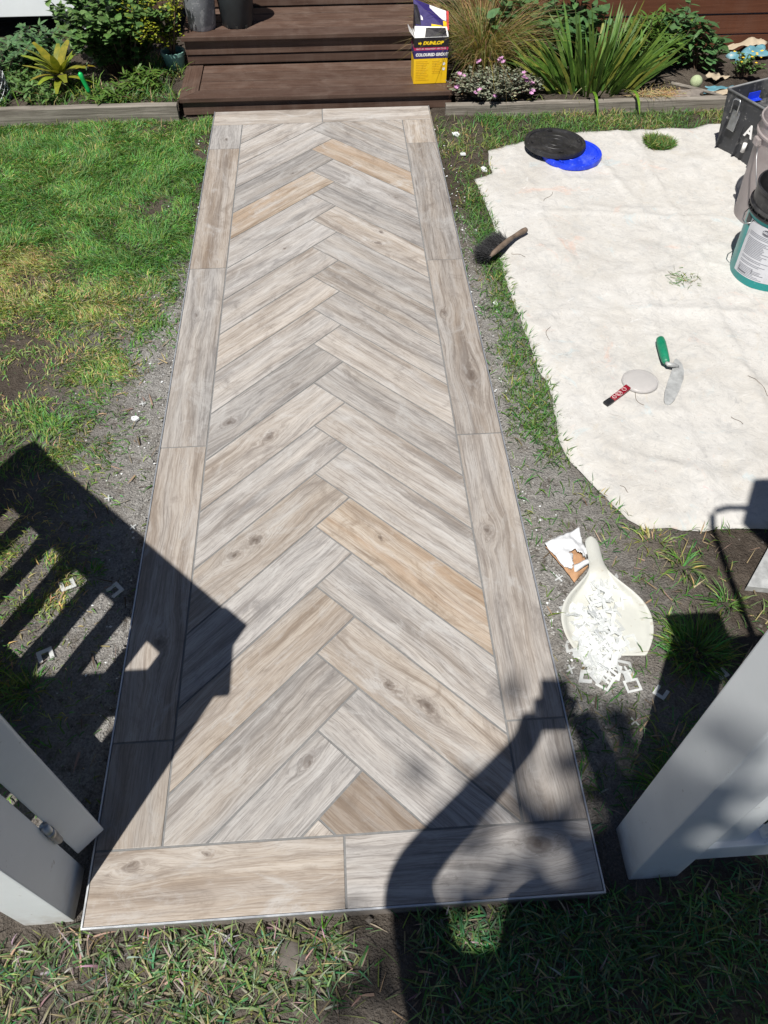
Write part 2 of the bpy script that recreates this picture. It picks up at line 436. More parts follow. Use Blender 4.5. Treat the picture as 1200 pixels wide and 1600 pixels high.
M['drystalk'] = mat_leaf('dry_stalk', (0.24, 0.19, 0.08), (0.42, 0.34, 0.17), 0.7)
M['treeleaf'] = mat_leaf('tree_leaf', (0.04, 0.09, 0.025), (0.08, 0.14, 0.04))

# ------------------------------------------------------------------ mesh helpers
class MB:
    def __init__(s): s.v = []; s.f = []; s.t = []
    def add(s, vs, fs, tint=None):
        o = len(s.v)
        s.v.extend([tuple(p) for p in vs]); s.f.extend([tuple(i + o for i in f) for f in fs])
        s.t.extend([tint or (1, 1, 1)] * len(vs))
        return s
    def box(s, x0, x1, y0, y1, z0, z1, mtx=None):
        vs = [Vector(p) for p in ((x0,y0,z0),(x1,y0,z0),(x1,y1,z0),(x0,y1,z0),(x0,y0,z1),(x1,y0,z1),(x1,y1,z1),(x0,y1,z1))]
        if mtx: vs = [mtx @ p for p in vs]
        return s.add(vs, [(3,2,1,0),(4,5,6,7),(0,1,5,4),(1,2,6,5),(2,3,7,6),(3,0,4,7)])
    def prism(s, poly, z0, z1, mtx=None):
        n = len(poly)
        vs = [Vector((x, y, z0)) for x, y in poly] + [Vector((x, y, z1)) for x, y in poly]
        if mtx: vs = [mtx @ p for p in vs]
        return s.add(vs, [tuple(range(n - 1, -1, -1)), tuple(range(n, 2 * n))] + [(i, (i + 1) % n, n + (i + 1) % n, n + i) for i in range(n)])
    def tube(s, pts, rad, seg=8, caps=True):
        pts = [Vector(p) for p in pts]
        if not hasattr(rad, '__len__'): rad = [rad] * len(pts)
        vs, fs = [], []
        up = Vector((0, 0, 1))
        for i, p in enumerate(pts):
            d = (pts[min(i + 1, len(pts) - 1)] - pts[max(i - 1, 0)]).normalized()
            a = d.cross(up)
            if a.length < 0.05: a = d.cross(Vector((1, 0, 0)))
            a.normalize(); b = a.cross(d)
            for k in range(seg):
                q = 2 * math.pi * k / seg
                vs.append(p + (a * math.cos(q) + b * math.sin(q)) * rad[i])
        for i in range(len(pts) - 1):
            for k in range(seg):
                fs.append((i * seg + k, i * seg + (k + 1) % seg, (i + 1) * seg + (k + 1) % seg, (i + 1) * seg + k))
        if caps:
            fs.append(tuple(range(seg - 1, -1, -1)))
            fs.append(tuple(range((len(pts) - 1) * seg, len(pts) * seg)))
        return s.add(vs, fs)
    def lathe(s, prof, seg=40, center=(0, 0, 0), a0=0, a1=None, ax=1, ay=1):
        full = a1 is None
        n = seg if full else seg + 1
        vs, fs = [], []
        for r, z in prof:
            for k in range(n):
                q = a0 + (2 * math.pi if full else (a1 - a0)) * k / seg
                vs.append((center[0] + r * ax * math.cos(q), center[1] + r * ay * math.sin(q), center[2] + z))
        for i in range(len(prof) - 1):
            for k in range(seg):
                k2 = (k + 1) % n
                fs.append((i * n + k, i * n + k2, (i + 1) * n + k2, (i + 1) * n + k))
        return s.add(vs, fs)
    def build(s, name, mat, parent=None, smooth=False, bevel=0, loc=None, rot=None, auto=None):
        me = bpy.data.meshes.new(name)
        me.from_pydata(s.v, [], s.f)
        if any(q != (1, 1, 1) for q in s.t) or getattr(mat, 'name', '').endswith(('leaf', 'stalk')):
            at = me.color_attributes.new('tint', 'FLOAT_COLOR', 'POINT')
            arr = np.ones((len(s.v), 4), np.float32); arr[:, :3] = np.array(s.t, np.float32)
            at.data.foreach_set('color', arr.ravel())
        if bevel:
            bm = bmesh.new(); bm.from_mesh(me)
            bmesh.ops.recalc_face_normals(bm, faces=bm.faces)
            bmesh.ops.bevel(bm, geom=[e for e in bm.edges if e.is_manifold and e.calc_face_angle(0) > 0.5], offset=bevel, segments=2, affect='EDGES', profile=0.6, clamp_overlap=True)
            bm.to_mesh(me); bm.free()
        me.update()
        if smooth:
            me.polygons.foreach_set('use_smooth', [True] * len(me.polygons))
            if auto:
                try: me.set_sharp_from_angle(angle=R(auto))
                except Exception: pass
        return link(name, me, mat, parent, loc, rot)

def link(name, me, mat, parent=None, loc=None, rot=None):
    o = bpy.data.objects.new(name, me)
    C.objects.link(o)
    if mat is not None and len(me.materials) == 0: me.materials.append(mat)
    if parent: o.parent = parent
    if loc is not None: o.location = loc
    if rot is not None: o.rotation_euler = rot
    return o

def tag(o, label=None, cat=None, group=None, kind=None):
    if label: o['label'] = label
    if cat: o['category'] = cat
    if group: o['group'] = group
    if kind: o['kind'] = kind
    return o

def thing(name, label, cat, loc=(0, 0, 0), rotz=0.0, group=None):
    o = bpy.data.objects.new(name, None)
    o.empty_display_size = 0.05
    C.objects.link(o)
    o.location = loc
    o.rotation_euler = (0, 0, rotz)
    return tag(o, label, cat, group)

def copy_tree(o, parent=None):
    c = o.copy(); C.objects.link(c); c.parent = parent
    for ch in list(o.children): copy_tree(ch, c)
    return c

def text(name, s, size, mat, parent, loc, rot, depth=0.0006, align='CENTER', shear=0.0, bold=0.0, sx=1.0):
    cu = bpy.data.curves.new(name, 'FONT')
    cu.body = s; cu.size = size; cu.extrude = depth; cu.align_x = align; cu.align_y = 'CENTER'; cu.shear = shear; cu.offset = bold
    tmp = bpy.data.objects.new('tmp_text', cu)
    C.objects.link(tmp)
    dg = bpy.context.evaluated_depsgraph_get()
    me = bpy.data.meshes.new_from_object(tmp.evaluated_get(dg))
    bpy.data.objects.remove(tmp)
    me.name = name
    me.materials.clear()
    if sx != 1.0: me.transform(Matrix.Diagonal((sx, 1, 1, 1)))
    return link(name, me, mat, parent, loc, rot)

# vectorised value noise for ground height and planting density
_perm = rng.random((256, 256))
def vnoise(x, y, s, seed=0):
    x = np.asarray(x, float) * s + seed * 17.3; y = np.asarray(y, float) * s + seed * 5.7
    xi = np.floor(x).astype(int); yi = np.floor(y).astype(int)
    fx = x - xi; fy = y - yi
    fx = fx * fx * (3 - 2 * fx); fy = fy * fy * (3 - 2 * fy)
    a = _perm[xi % 256, yi % 256]; b = _perm[(xi + 1) % 256, yi % 256]
    c = _perm[xi % 256, (yi + 1) % 256]; d = _perm[(xi + 1) % 256, (yi + 1) % 256]
    return (a * (1 - fx) + b * fx) * (1 - fy) + (c * (1 - fx) + d * fx) * fy
def fbm(x, y, s, seed=0, o=4):
    t = 0; a = 1; w = 0
    for i in range(o):
        t = t + a * vnoise(x, y, s * 2 ** i, seed + i * 3); w += a; a *= 0.5
    return t / w
def gh(x, y):
    """ground height: low lumps, a little lower beside the paving"""
    h = (fbm(x, y, 2.2, 1, 4) - 0.5) * 0.035 + (fbm(x, y, 14, 5, 3) - 0.5) * 0.014
    return h - 0.004
def gz(x, y): return float(gh(np.array([x]), np.array([y]))[0])

# ------------------------------------------------------------------ ground
xs = np.unique(np.concatenate([np.linspace(-60, -2.2, 14), np.linspace(-2.2, 3.9, 260), np.linspace(3.9, 60, 14)]))
ys = np.unique(np.concatenate([np.linspace(-60, -1.6, 14), np.linspace(-1.6, 6.0, 320), np.linspace(6.0, 60, 14)]))
gx, gy = np.meshgrid(xs, ys)
gzz = gh(gx, gy)
inner = (gx > -0.03) & (gx < 1.184) & (gy > -0.02) & (gy < 4.1)
gzz = np.where(inner, np.minimum(gzz, 0.0) - 0.01, gzz)
nv = gx.size; W_ = len(xs)
me = bpy.data.meshes.new('ground')
fi = (np.arange(len(ys) - 1)[:, None] * W_ + np.arange(W_ - 1)[None, :]).ravel()
faces = np.stack([fi, fi + 1, fi + W_ + 1, fi + W_], 1)
me.from_pydata(np.stack([gx.ravel(), gy.ravel(), gzz.ravel()], 1).tolist(), [], faces.tolist())
me.polygons.foreach_set('use_smooth', [True] * len(me.polygons))
tag(link('ground', me, M['ground']), 'bare grey brown soil of the front garden', None, None, 'structure')

# ------------------------------------------------------------------ the tiled path
PW, PL, PT = 1.154, 3.942, 0.040
B = 0.1553; NR = 0.1588; FR = 0.160
path = tag(thing('path', 'new garden path of wood look tiles laid in herringbone', None), kind='structure')
del_keys = [k for k in ('category',) if k in path]
MB().box(0.004, PW - 0.004, 0.004, PL, -0.05, PT - 0.0022).build('grout_bed', M['grout'], path)
mbs = MB().box(-0.0005, PW + 0.0005, -0.0005, 0.0035, -0.05, PT - 0.006).box(-0.0005, 0.0035, 0.004, PL, -0.05, PT - 0.006).box(PW - 0.0035, PW + 0.0005, 0.004, PL, -0.05, PT - 0.006)
mbs.build('mortar_edge', M['mortar'], path)
for args in ((-0.002, PW + 0.002, -0.003, 0.0012), (-0.0028, 0.0012, 0.0013, PL), (PW - 0.0012, PW + 0.0028, 0.0013, PL)):
    MB().box(*args, PT - 0.007, PT + 0.001).build('metal_trim', M['trim'], path)

def clip_poly(poly, x0, x1, y0, y1):
    def cut(ps, f):
        out = []
        for i in range(len(ps)):
            a, b = ps[i], ps[(i + 1) % len(ps)]
            da, db = f(a), f(b)
            if da >= 0: out.append(a)
            if (da >= 0) != (db >= 0):
                k = da / (da - db)
                out.append((a[0] + (b[0] - a[0]) * k, a[1] + (b[1] - a[1]) * k))
        return out
    for f in (lambda p: p[0] - x0, lambda p: x1 - p[0], lambda p: p[1] - y0, lambda p: y1 - p[1]):
        if len(poly) >= 3: poly = cut(poly, f)
    ded = []
    for q in poly:
        if not ded or math.hypot(q[0] - ded[-1][0], q[1] - ded[-1][1]) > 0.006: ded.append(q)
    if len(ded) > 2 and math.hypot(ded[0][0] - ded[-1][0], ded[0][1] - ded[-1][1]) < 0.006: ded.pop()
    return ded
def area(p): return 0.5 * sum(p[i][0] * p[(i + 1) % len(p)][1] - p[(i + 1) % len(p)][0] * p[i][1] for i in range(len(p)))
def inset(poly, d):
    if area(poly) < 0: poly = poly[::-1]
    n = len(poly); out = []
    for i in range(n):
        p0, p1, p2 = Vector(poly[i - 1]), Vector(poly[i]), Vector(poly[(i + 1) % n])
        e1 = (p1 - p0).normalized(); e2 = (p2 - p1).normalized()
        n1 = Vector((-e1.y, e1.x)); n2 = Vector((-e2.y, e2.x))
        k = 1 + n1.dot(n2)
        out.append(tuple(p1 + (n1 + n2) * (d / max(k, 0.2))))
    return out
G2 = 0.0026
def tile(poly, ang, warm=0.2, dark=0.0, streak=0.5, ka=(9, 9, 0.01), kb=(9, 9, 0.01)):
    if len(poly) < 3 or abs(area(poly)) < 6e-4: return
    poly = inset(poly, G2)
    if area(poly) < 2e-4: return
    cx = sum(p[0] for p in poly) / len(poly); cy = sum(p[1] for p in poly) / len(poly)
    ca, sa = math.cos(-ang), math.sin(-ang)
    lp = [((x - cx) * ca - (y - cy) * sa, (x - cx) * sa + (y - cy) * ca) for x, y in poly]
    z = PT + rnd.uniform(-0.0003, 0.0003)
    o = MB().prism(lp, -0.010, 0).build('tile', M['tile'], path, bevel=0.0011, loc=(cx, cy, z), rot=(0, 0, ang))
    o.color = (warm, dark, streak, 1)
    ka = (ka[0], ka[1], ka[2] * rnd.uniform(0.6, 1.15)); kb = (kb[0], kb[1], kb[2] * rnd.uniform(0.6, 1.1))
    o['knot_a'] = [float(q) for q in ka]; o['knot_b'] = [float(q) for q in kb]
def rect(x0, x1, y0, y1): return [(x0, y0), (x1, y0), (x1, y1), (x0, y1)]
far = (9, 9, 0.01)
# border courses
xm = 0.5765
tile(rect(0.0, xm, 0.0, NR), 0, 0.62, 0.2, 0.45, (-0.03, 0.062, 0.011), (-0.2, 0.04, 0.014))
tile(rect(xm, PW, 0.0, NR), 0, 0.05, 0.2, 0.55, (0.16, 0.03, 0.022))
tile(rect(0.0, xm, PL - FR, PL), 0, 0.5, 0, 0.25)
tile(rect(xm, PW, PL - FR, PL), 0, 0.42, 0, 0.2)
yl = [NR, 0.4166, 1.4436, 2.4783, 3.5222, PL - FR]
yr = [NR, 0.4137, 1.4413, 2.4796, 3.5217, PL - FR]
bl = [(0.55, 0.45, 0.5, far, far), (0.45, 0.35, 0.7, (-0.23, -0.01, 0.018), far), (0.25, 0.12, 0.4, far, (0.2, 0.02, 0.01)), (0.55, 0.40, 0.7, far, far), (0.0, 0.0, 0.3, (-0.03, 0.0, 0.012), far)]
br = [(0.3, 0.5, 0.7, far, far), (0.32, 0.3, 0.6, (0.1, 0.03, 0.012), far), (0.4, 0.45, 0.85, (-0.22, -0.01, 0.026), (0.15, 0.04, 0.012)), (0.3, 0.35, 0.75, far, far), (0.55, 0.0, 0.2, far, far)]
for i in range(5):
    tile(rect(0.0, B, yl[i], yl[i + 1]), math.pi / 2, *bl[i])
    tile(rect(PW - B, PW, yr[i], yr[i + 1]), math.pi / 2, *br[i])
# herringbone field
A_ = 0.10965; X0 = 0.5165; Y0 = 0.2005; LEN = 0.735
RT = {-1: (0.8, 0.4, 0.5), 0: (0.72, 0.75, 0.6), 1: (0.12, 0.0, 0.55), 2: (0.55, 0.0, 0.45, (0.02, 0.0, 0.016), (-0.09, -0.02, 0.011)), 3: (0.15, 0.05, 0.7),
      4: (0.95, 0.1, 0.7, (-0.12, 0.02, 0.012)), 5: (0.22, 0.0, 0.7), 6: (0.3, 0.05, 0.5), 7: (0.18, 0.1, 0.6), 8: (0.35, 0.0, 0.45), 9: (0.16, 0.1, 0.5),
      10: (0.32, 0.0, 0.5), 11: (0.18, 0.0, 0.4), 12: (0.5, 0.0, 0.5, (0.05, -0.03, 0.012), (0.0, 0.05, 0.01)), 13: (0.1, 0.1, 0.5), 14: (0.02, 0.15, 0.6, (0.17, 0.01, 0.014)),
      15: (0.92, 0.0, 0.6), 16: (0.2, 0.0, 0.5), 17: (0.45, 0.0, 0.3), 18: (0.3, 0, 0.4)}
LT = {-1: (0.4, 0, 0.4), 0: (0.02, 0.0, 0.55, (0.07, 0.04, 0.015)), 1: (0.22, 0.0, 0.65), 2: (0.6, 0.0, 0.55), 3: (0.05, 0.1, 0.6), 4: (0.55, 0.0, 0.45, (-0.02, 0.02, 0.013), (-0.1, 0.03, 0.013)),
      5: (0.12, 0.05, 0.6), 6: (0.38, 0.05, 0.5, (0.0, 0.0, 0.022)), 7: (0.08, 0.15, 0.6, (-0.2, 0.0, 0.014)), 8: (0.2, 0.05, 0.5), 9: (0.45, 0.0, 0.4),
      10: (0.25, 0.1, 0.5), 11: (0.12, 0.0, 0.45, (0.05, 0.0, 0.01)), 12: (0.1, 0.05, 0.4), 13: (0.95, 0.1, 0.7), 14: (0.1, 0.05, 0.45, (0.06, -0.02, 0.011)), 15: (0.15, 0.0, 0.5), 16: (0.25, 0.0, 0.5), 17: (0.2, 0.05, 0.5)}
box = (B, PW - B, NR, PL - FR)
for k in range(-2, 22):
    yk = Y0 + 2 * A_ * k
    d = RT.get(k, (0.25, 0.05, 0.5))
    pr = [(X0, yk), (X0 + LEN, yk - LEN), (X0 + A_ + LEN, yk + A_ - LEN), (X0 + A_, yk + A_)]
    tile(clip_poly(pr, *box), -math.pi / 4, *d)
    d = LT.get(k, (0.25, 0.05, 0.5))
    pl = [(X0 + A_, yk + A_), (X0, yk + 2 * A_), (X0 - LEN, yk + 2 * A_ - LEN), (X0 + A_ - LEN, yk + A_ - LEN)]
    tile(clip_poly(pl, *box), math.pi / 4, *d)

# ------------------------------------------------------------------ deck steps
steps = thing('deck_steps', 'dark brown stained timber deck steps at the far end of the path', 'steps', (0, 0, 0))
def board(name, x0, x1, y0, y1, z0, z1, mat, parent, along='x', bev=0.004):
    L, Wd, H = (x1 - x0, y1 - y0, z1 - z0)
    cx, cy, cz = (x0 + x1) / 2, (y0 + y1) / 2, (z0 + z1) / 2
    if along == 'x':
        return MB().box(-L / 2, L / 2, -Wd / 2, Wd / 2, -H / 2, H / 2).build(name, mat, parent, bevel=bev, loc=(cx, cy, cz))
    return MB().box(-Wd / 2, Wd / 2, -L / 2, L / 2, -H / 2, H / 2).build(name, mat, parent, bevel=bev, loc=(cx, cy, cz), rot=(0, 0, math.pi / 2))
SX0, SX1 = -0.188, 1.300
D = M['deck']
z1 = 0.093
board('riser_board', SX0 + 0.012, SX1 - 0.012, 4.0, 4.022, 0.0, z1 - 0.0245, D, steps)
# first tread: mitred picture-frame board, then three infill boards
fw = 0.10
def mitre(name, poly, z0, z1_, ang):
    cx = sum(p[0] for p in poly) / len(poly); cy = sum(p[1] for p in poly) / len(poly)
    ca, sa = math.cos(-ang), math.sin(-ang)
    lp = [((x - cx) * ca - (y - cy) * sa, (x - cx) * sa + (y - cy) * ca) for x, y in poly]
    return MB().prism(lp, z0, z1_).build(name, D, steps, bevel=0.004, loc=(cx, cy, 0), rot=(0, 0, ang))
mitre('tread_board', [(SX0, 3.985), (SX1, 3.985), (SX1 - fw, 3.985 + fw), (SX0 + fw, 3.985 + fw)], z1 - 0.024, z1, 0)
mitre('tread_board', [(SX0, 3.989), (SX0 + fw - 0.003, 3.985 + fw), (SX0 + fw - 0.003, 4.42), (SX0, 4.42)], z1 - 0.024, z1 - 0.001, math.pi / 2)
mitre('tread_board', [(SX1, 3.989), (SX1, 4.42), (SX1 - fw + 0.003, 4.42), (SX1 - fw + 0.003, 3.985 + fw)], z1 - 0.024, z1 - 0.001, math.pi / 2)
for k in range(3):
    y0 = 4.089 + k * 0.110
    board('tread_board', SX0 + fw + 0.002, SX1 - fw - 0.002, y0, y0 + 0.1010, z1 - 0.024, z1 - 0.0005 * k, D, steps)
z2 = 0.247
for (a, b, off) in ((z1 + 0.002, z1 + 0.047, 0.0), (z1 + 0.053, z1 + 0.128, 0.006)):
    board('riser_board', SX0 + 0.012, SX1 - 0.012, 4.422 - off, 4.444, a, b, D, steps)
for k in range(4):
    y0 = 4.392 + k * 0.109
    board('tread_board', SX0, SX1, y0, y0 + 0.1000, z2 - 0.024, z2 - 0.0004 * k, D, steps)
for (a, b, off) in ((z2 + 0.001, z2 + 0.048, 0.0), (z2 + 0.053, z2 + 0.120, 0.006), (z2 + 0.126, z2 + 0.15, 0.0)):
    board('riser_board', SX0 - 0.3, SX1 + 0.3, 4.83 - off, 4.85, a, b, D, steps)
for k in range(12):
    board('deck_board', SX0 - 0.3, SX1 + 0.3, 4.80 + k * 0.14, 4.936 + k * 0.14, z2 + 0.152, z2 + 0.176, D, steps)
for x in (SX0 + 0.012, SX1 - 0.034):
    board('stringer', x, x + 0.022, 4.024, 4.42, 0.0, z1 - 0.026, D, steps, 'y')
    board('stringer', x + 0.001, x + 0.023, 4.446, 4.828, 0.0, z2 - 0.026, D, steps, 'y')

# ------------------------------------------------------------------ garden beds and sleepers
def soil_sheet(name, label, x0, x1, y0, y1, z, edge):
    nx, ny = int((x1 - x0) / 0.04), int((y1 - y0) / 0.04)
    X, Y = np.meshgrid(np.linspace(x0, x1, nx), np.linspace(y0, y1, ny))
    Z = z + (fbm(X, Y, 6, 9, 4) - 0.5) * 0.05
    Z[0, :] = -0.02
    f = [(j * nx + i, j * nx + i + 1, (j + 1) * nx + i + 1, (j + 1) * nx + i) for j in range(ny - 1) for i in range(nx - 1)]
    m = bpy.data.meshes.new(name)
    m.from_pydata(np.stack([X.ravel(), Y.ravel(), Z.ravel()], 1).tolist(), [], f)
    m.polygons.foreach_set('use_smooth', [True] * len(m.polygons))
    return tag(link(name, m, M['ground']), label, None, None, 'structure')
soil_sheet('garden_bed', 'soil of the planted bed left of the deck steps', -2.6, SX0 - 0.01, 3.965, 5.6, 0.055, 0)
soil_sheet('garden_bed', 'soil of the planted bed right of the deck steps', SX1 + 0.01, 4.2, 3.93, 4.75, 0.035, 0)
def sleeper(x0, x1, y0, d, h, label, rz=0.0):
    L = x1 - x0
    n = 30
    mb = MB()
    vs = []
    for i in range(n + 1):
        x = -L / 2 + L * i / n
        for (yy, zz) in ((0, -0.04), (0, h - 0.004), (0.005, h), (d, h), (d, -0.04)):
            vs.append((x, yy + (vnoise(np.array([x + x0]), np.array([zz * 30 + 3]), 9, 3)[0] - 0.5) * 0.006, zz + (vnoise(np.array([x + x0]), np.array([yy * 30]), 7, 8)[0] - 0.5) * 0.006))
    fs = [(i * 5 + k, (i + 1) * 5 + k, (i + 1) * 5 + k + 1, i * 5 + k + 1) for i in range(n) for k in range(4)]
    fs += [(0, 1, 2, 3, 4), tuple(n * 5 + q for q in (4, 3, 2, 1, 0))]
    o = mb.add(vs, fs).build('garden_sleeper', M['sleeper'], None, loc=((x0 + x1) / 2, y0, 0), rot=(0, 0, rz))
    return tag(o, label, 'sleeper')
sleeper(-2.6, -0.195, 3.925, 0.038, 0.088, 'weathered grey timber sleeper edging the bed beside the lawn')
sleeper(1.245, 4.2, 3.885, 0.036, 0.056, 'low weathered sleeper edging the bed behind the drop sheet', R(-0.4))

# walls behind
hw = thing('house_wall', 'white house wall with dark gap underneath behind the left bed', 'wall', (-1.8, 4.95, 0))
for k in range(14):
    MB().box(-1.5, 0.938, -0.010, 0.010, 0.0, 0.168).build('cladding_board', M['house'], hw, bevel=0.003, loc=(0, 0.012, 0.185 + k * 0.163), rot=(R(-3), 0, 0))
MB().box(-1.5, 0.975, 0.35, 0.4, -0.02, 2.5).build('gap_shade_panel', M['void'], hw)  # near-black panel standing in for the shade beneath the raised wall
MB().box(0.94, 0.99, -0.008, 0.35, 0.0, 2.5).build('corner_board', M['house'], hw, bevel=0.004)
bw = thing('timber_wall', 'red brown timber board wall behind the right hand bed', 'wall', (2.6, 4.62, 0))
for k in range(12):
    MB().box(-1.2, 1.9, -0.011, 0.011, -0.05, 0.053).build('wall_board', M['wallboard'], bw, bevel=0.003, loc=(0, (k % 2) * 0.001, 0.055 + k * 0.109), rot=(R(-3), 0, 0))

# ------------------------------------------------------------------ gate posts, gate and fence
POST = 0.115
def post(cx, cy, label):
    t = thing('gate_post', label, 'post', (cx, cy, 0), 0, 'white gate posts')
    t.scale = (1, 1, 0.955)
    h = POST / 2
    MB().box(-h, h, -h, h, -0.1, 1.195).build('shaft', M['white'], t, bevel=0.004)
    cp = MB()
    q = 0.080
    cp.box(-q, q, -q, q, 1.196, 1.222)
    cp.build('cap', M['white'], t, bevel=0.004)
    cp2 = MB().add([(-q + .012, -q + .012, 1.2225), (q - .012, -q + .012, 1.2225), (q - .012, q - .012, 1.2225), (-q + .012, q - .012, 1.2225), (0, 0, 1.25)], [(0, 1, 4), (1, 2, 4), (2, 3, 4), (3, 0, 4), (3, 2, 1, 0)])
    cp2.build('cap_point', M['white'], t)
    return t
post(-0.092, 0.083, 'white painted gate post at the left front corner of the path')
post(1.284, 0.088, 'white painted gate post at the right front corner of the path')

gate = thing('garden_gate', 'white picket gate swung open beside the left gate post', 'gate', (-0.004, 0.176, 0), R(135))
gate.scale = (1, 1, 0.955)
TH = 0.072                                # gate frame thickness; local X runs along the leaf
MB().box(0.0, 0.095, -TH / 2, TH / 2, 0.06, 1.23).build('stile', M['white'], gate, bevel=0.004)
MB().box(1.03, 1.125, -TH / 2, TH / 2, 0.06, 1.23).build('stile', M['white'], gate, bevel=0.004)
MB().box(0.0955, 1.0295, -TH / 2 + .004, TH / 2 - .004, 0.925, 1.225).build('top_rail', M['white'], gate, bevel=0.004)
MB().box(0.0955, 1.0295, -TH / 2 + .004, TH / 2 - .004, 0.085, 0.255).build('bottom_rail', M['white'], gate, bevel=0.004)
for k in range(8):
    c_ = 0.1325 + 0.1235 * k
    MB().box(c_ - 0.0325, c_ + 0.0325, -0.009, 0.009, 0.2555, 0.9245).build('picket', M['white'], gate, bevel=0.003)
for z in (0.25, 1.0):
    hg = MB().tube([(-0.006, 0.040, z - 0.05), (-0.006, 0.040, z + 0.05)], 0.009, 12).build('hinge', M['steel'], gate, True)
    MB().tube([(-0.006, 0.040, z - 0.018), (-0.006, 0.040, z + 0.016)], 0.0105, 12).build('hinge_knuckle', M['wire'], hg, True)

fen = thing('picket_fence', 'white picket fence running off to the right of the right gate post', 'fence', (1.342, 0.065, 0))
fen.scale = (1, 1, 0.955)
MB().box(0.0, 2.2, -0.022, 0.022, 0.085, 0.175).build('rail', M['white'], fen, bevel=0.004)
MB().box(0.0, 2.2, -0.022, 0.022, 1.02, 1.17).build('rail', M['white'], fen, bevel=0.004)
MB().box(0.0, 2.2, -0.035, 0.035, 1.171, 1.195).build('capping', M['white'], fen, bevel=0.004)
for k in range(20):
    c_ = 0.065 + 0.112 * k
    MB().box(c_ - 0.036, c_ + 0.036, -0.010, 0.010, 0.1755, 1.0195).build('picket', M['white'], fen, bevel=0.003)

lf = copy_tree(fen)
lf.location = (-0.150, 0.065, 0)
lf.rotation_euler = (0, 0, math.pi)
tag(lf, 'white picket fence running off to the left of the left gate post', 'fence')

# ------------------------------------------------------------------ canvas drop sheet
outline = [(1.42, 3.50), (1.52, 3.545), (1.625, 3.593), (1.78, 3.63), (1.927, 3.655), (2.10, 3.665), (2.253, 3.655), (2.40, 3.672), (2.549, 3.665), (2.63, 3.70), (2.78, 3.73), (2.95, 3.70), (3.15, 3.66), (3.3, 3.5),
           (3.32, 2.9), (3.25, 2.2), (3.15, 1.5), (2.95, 1.02), (2.5, 0.985), (2.1, 1.0), (1.924, 1.006), (1.80, 1.012), (1.722, 1.004), (1.62, 1.018), (1.539, 1.021),
           (1.50, 1.07), (1.45, 1.17), (1.41, 1.255), (1.365, 1.343), (1.355, 1.43), (1.364, 1.52), (1.372, 1.60), (1.378, 1.70), (1.352, 1.80), (1.348, 1.92), (1.338, 2.05), (1.327, 2.20), (1.322, 2.385), (1.325, 2.55), (1.34, 2.7), (1.336, 2.89), (1.325, 3.05), (1.308, 3.216), (1.37, 3.245), (1.405, 3.27), (1.402, 3.36)]
hole = [(2.26, 3.455), (2.33, 3.445), (2.375, 3.465), (2.39, 3.52), (2.37, 3.555), (2.30, 3.585), (2.255, 3.565), (2.245, 3.50)]
def densify(poly, step, jit, seed):
    r = random.Random(seed); out = []
    for i in range(len(poly)):
        a, b = Vector(poly[i]), Vector(poly[(i + 1) % len(poly)])
        n = max(1, int((b - a).length / step))
        for k in range(n):
            p = a.lerp(b, k / n)
            out.append((p.x + r.uniform(-jit, jit), p.y + r.uniform(-jit, jit)))
    return out
def inside(px, py, poly):
    px = np.asarray(px); py = np.asarray(py)
    c = np.zeros(px.shape, bool)
    n = len(poly)
    for i in range(n):
        x1, y1 = poly[i]; x2, y2 = poly[(i + 1) % n]
        if y1 == y2: continue
        c ^= ((y1 > py) != (y2 > py)) & (px < (x2 - x1) * (py - y1) / (y2 - y1) + x1)
    return c
def edge_dist(px, py, poly):
    d = np.full(np.shape(px), 9.0)
    for i in range(len(poly)):
        a = np.array(poly[i]); b = np.array(poly[(i + 1) % len(poly)])
        ab = b - a; L2 = max(1e-9, ab @ ab)
        t = np.clip(((px - a[0]) * ab[0] + (py - a[1]) * ab[1]) / L2, 0, 1)
        d = np.minimum(d, np.hypot(px - a[0] - t * ab[0], py - a[1] - t * ab[1]))
    return d
FOLDS = [(1.75, 1.0, 1.95, 2.6, 0.007, 0.007), (2.1, 1.0, 2.22, 3.6, 0.006, 0.007), (1.35, 2.15, 2.6, 2.02, 0.005, 0.007), (1.34, 2.9, 2.5, 2.75, 0.006, 0.007), (1.5, 3.45, 1.62, 2.4, 0.006, 0.006),
         (1.62, 1.25, 1.40, 2.3, 0.005, 0.006), (1.9, 3.6, 2.05, 2.9, 0.009, 0.008), (2.15, 3.62, 2.2, 3.0, 0.008, 0.008), (2.45, 3.62, 2.38, 3.1, 0.009, 0.008), (1.7, 3.55, 1.74, 3.1, 0.007, 0.007),
         (1.45, 1.4, 1.85, 1.15, 0.006, 0.007), (1.55, 1.1, 2.1, 1.3, 0.005, 0.006), (2.0, 1.9, 2.4, 1.3, 0.006, 0.007), (1.4, 2.5, 1.9, 2.75, 0.004, 0.006), (1.85, 2.25, 2.35, 2.6, 0.005, 0.006), (1.38, 1.75, 1.75, 1.95, 0.004, 0.006)]
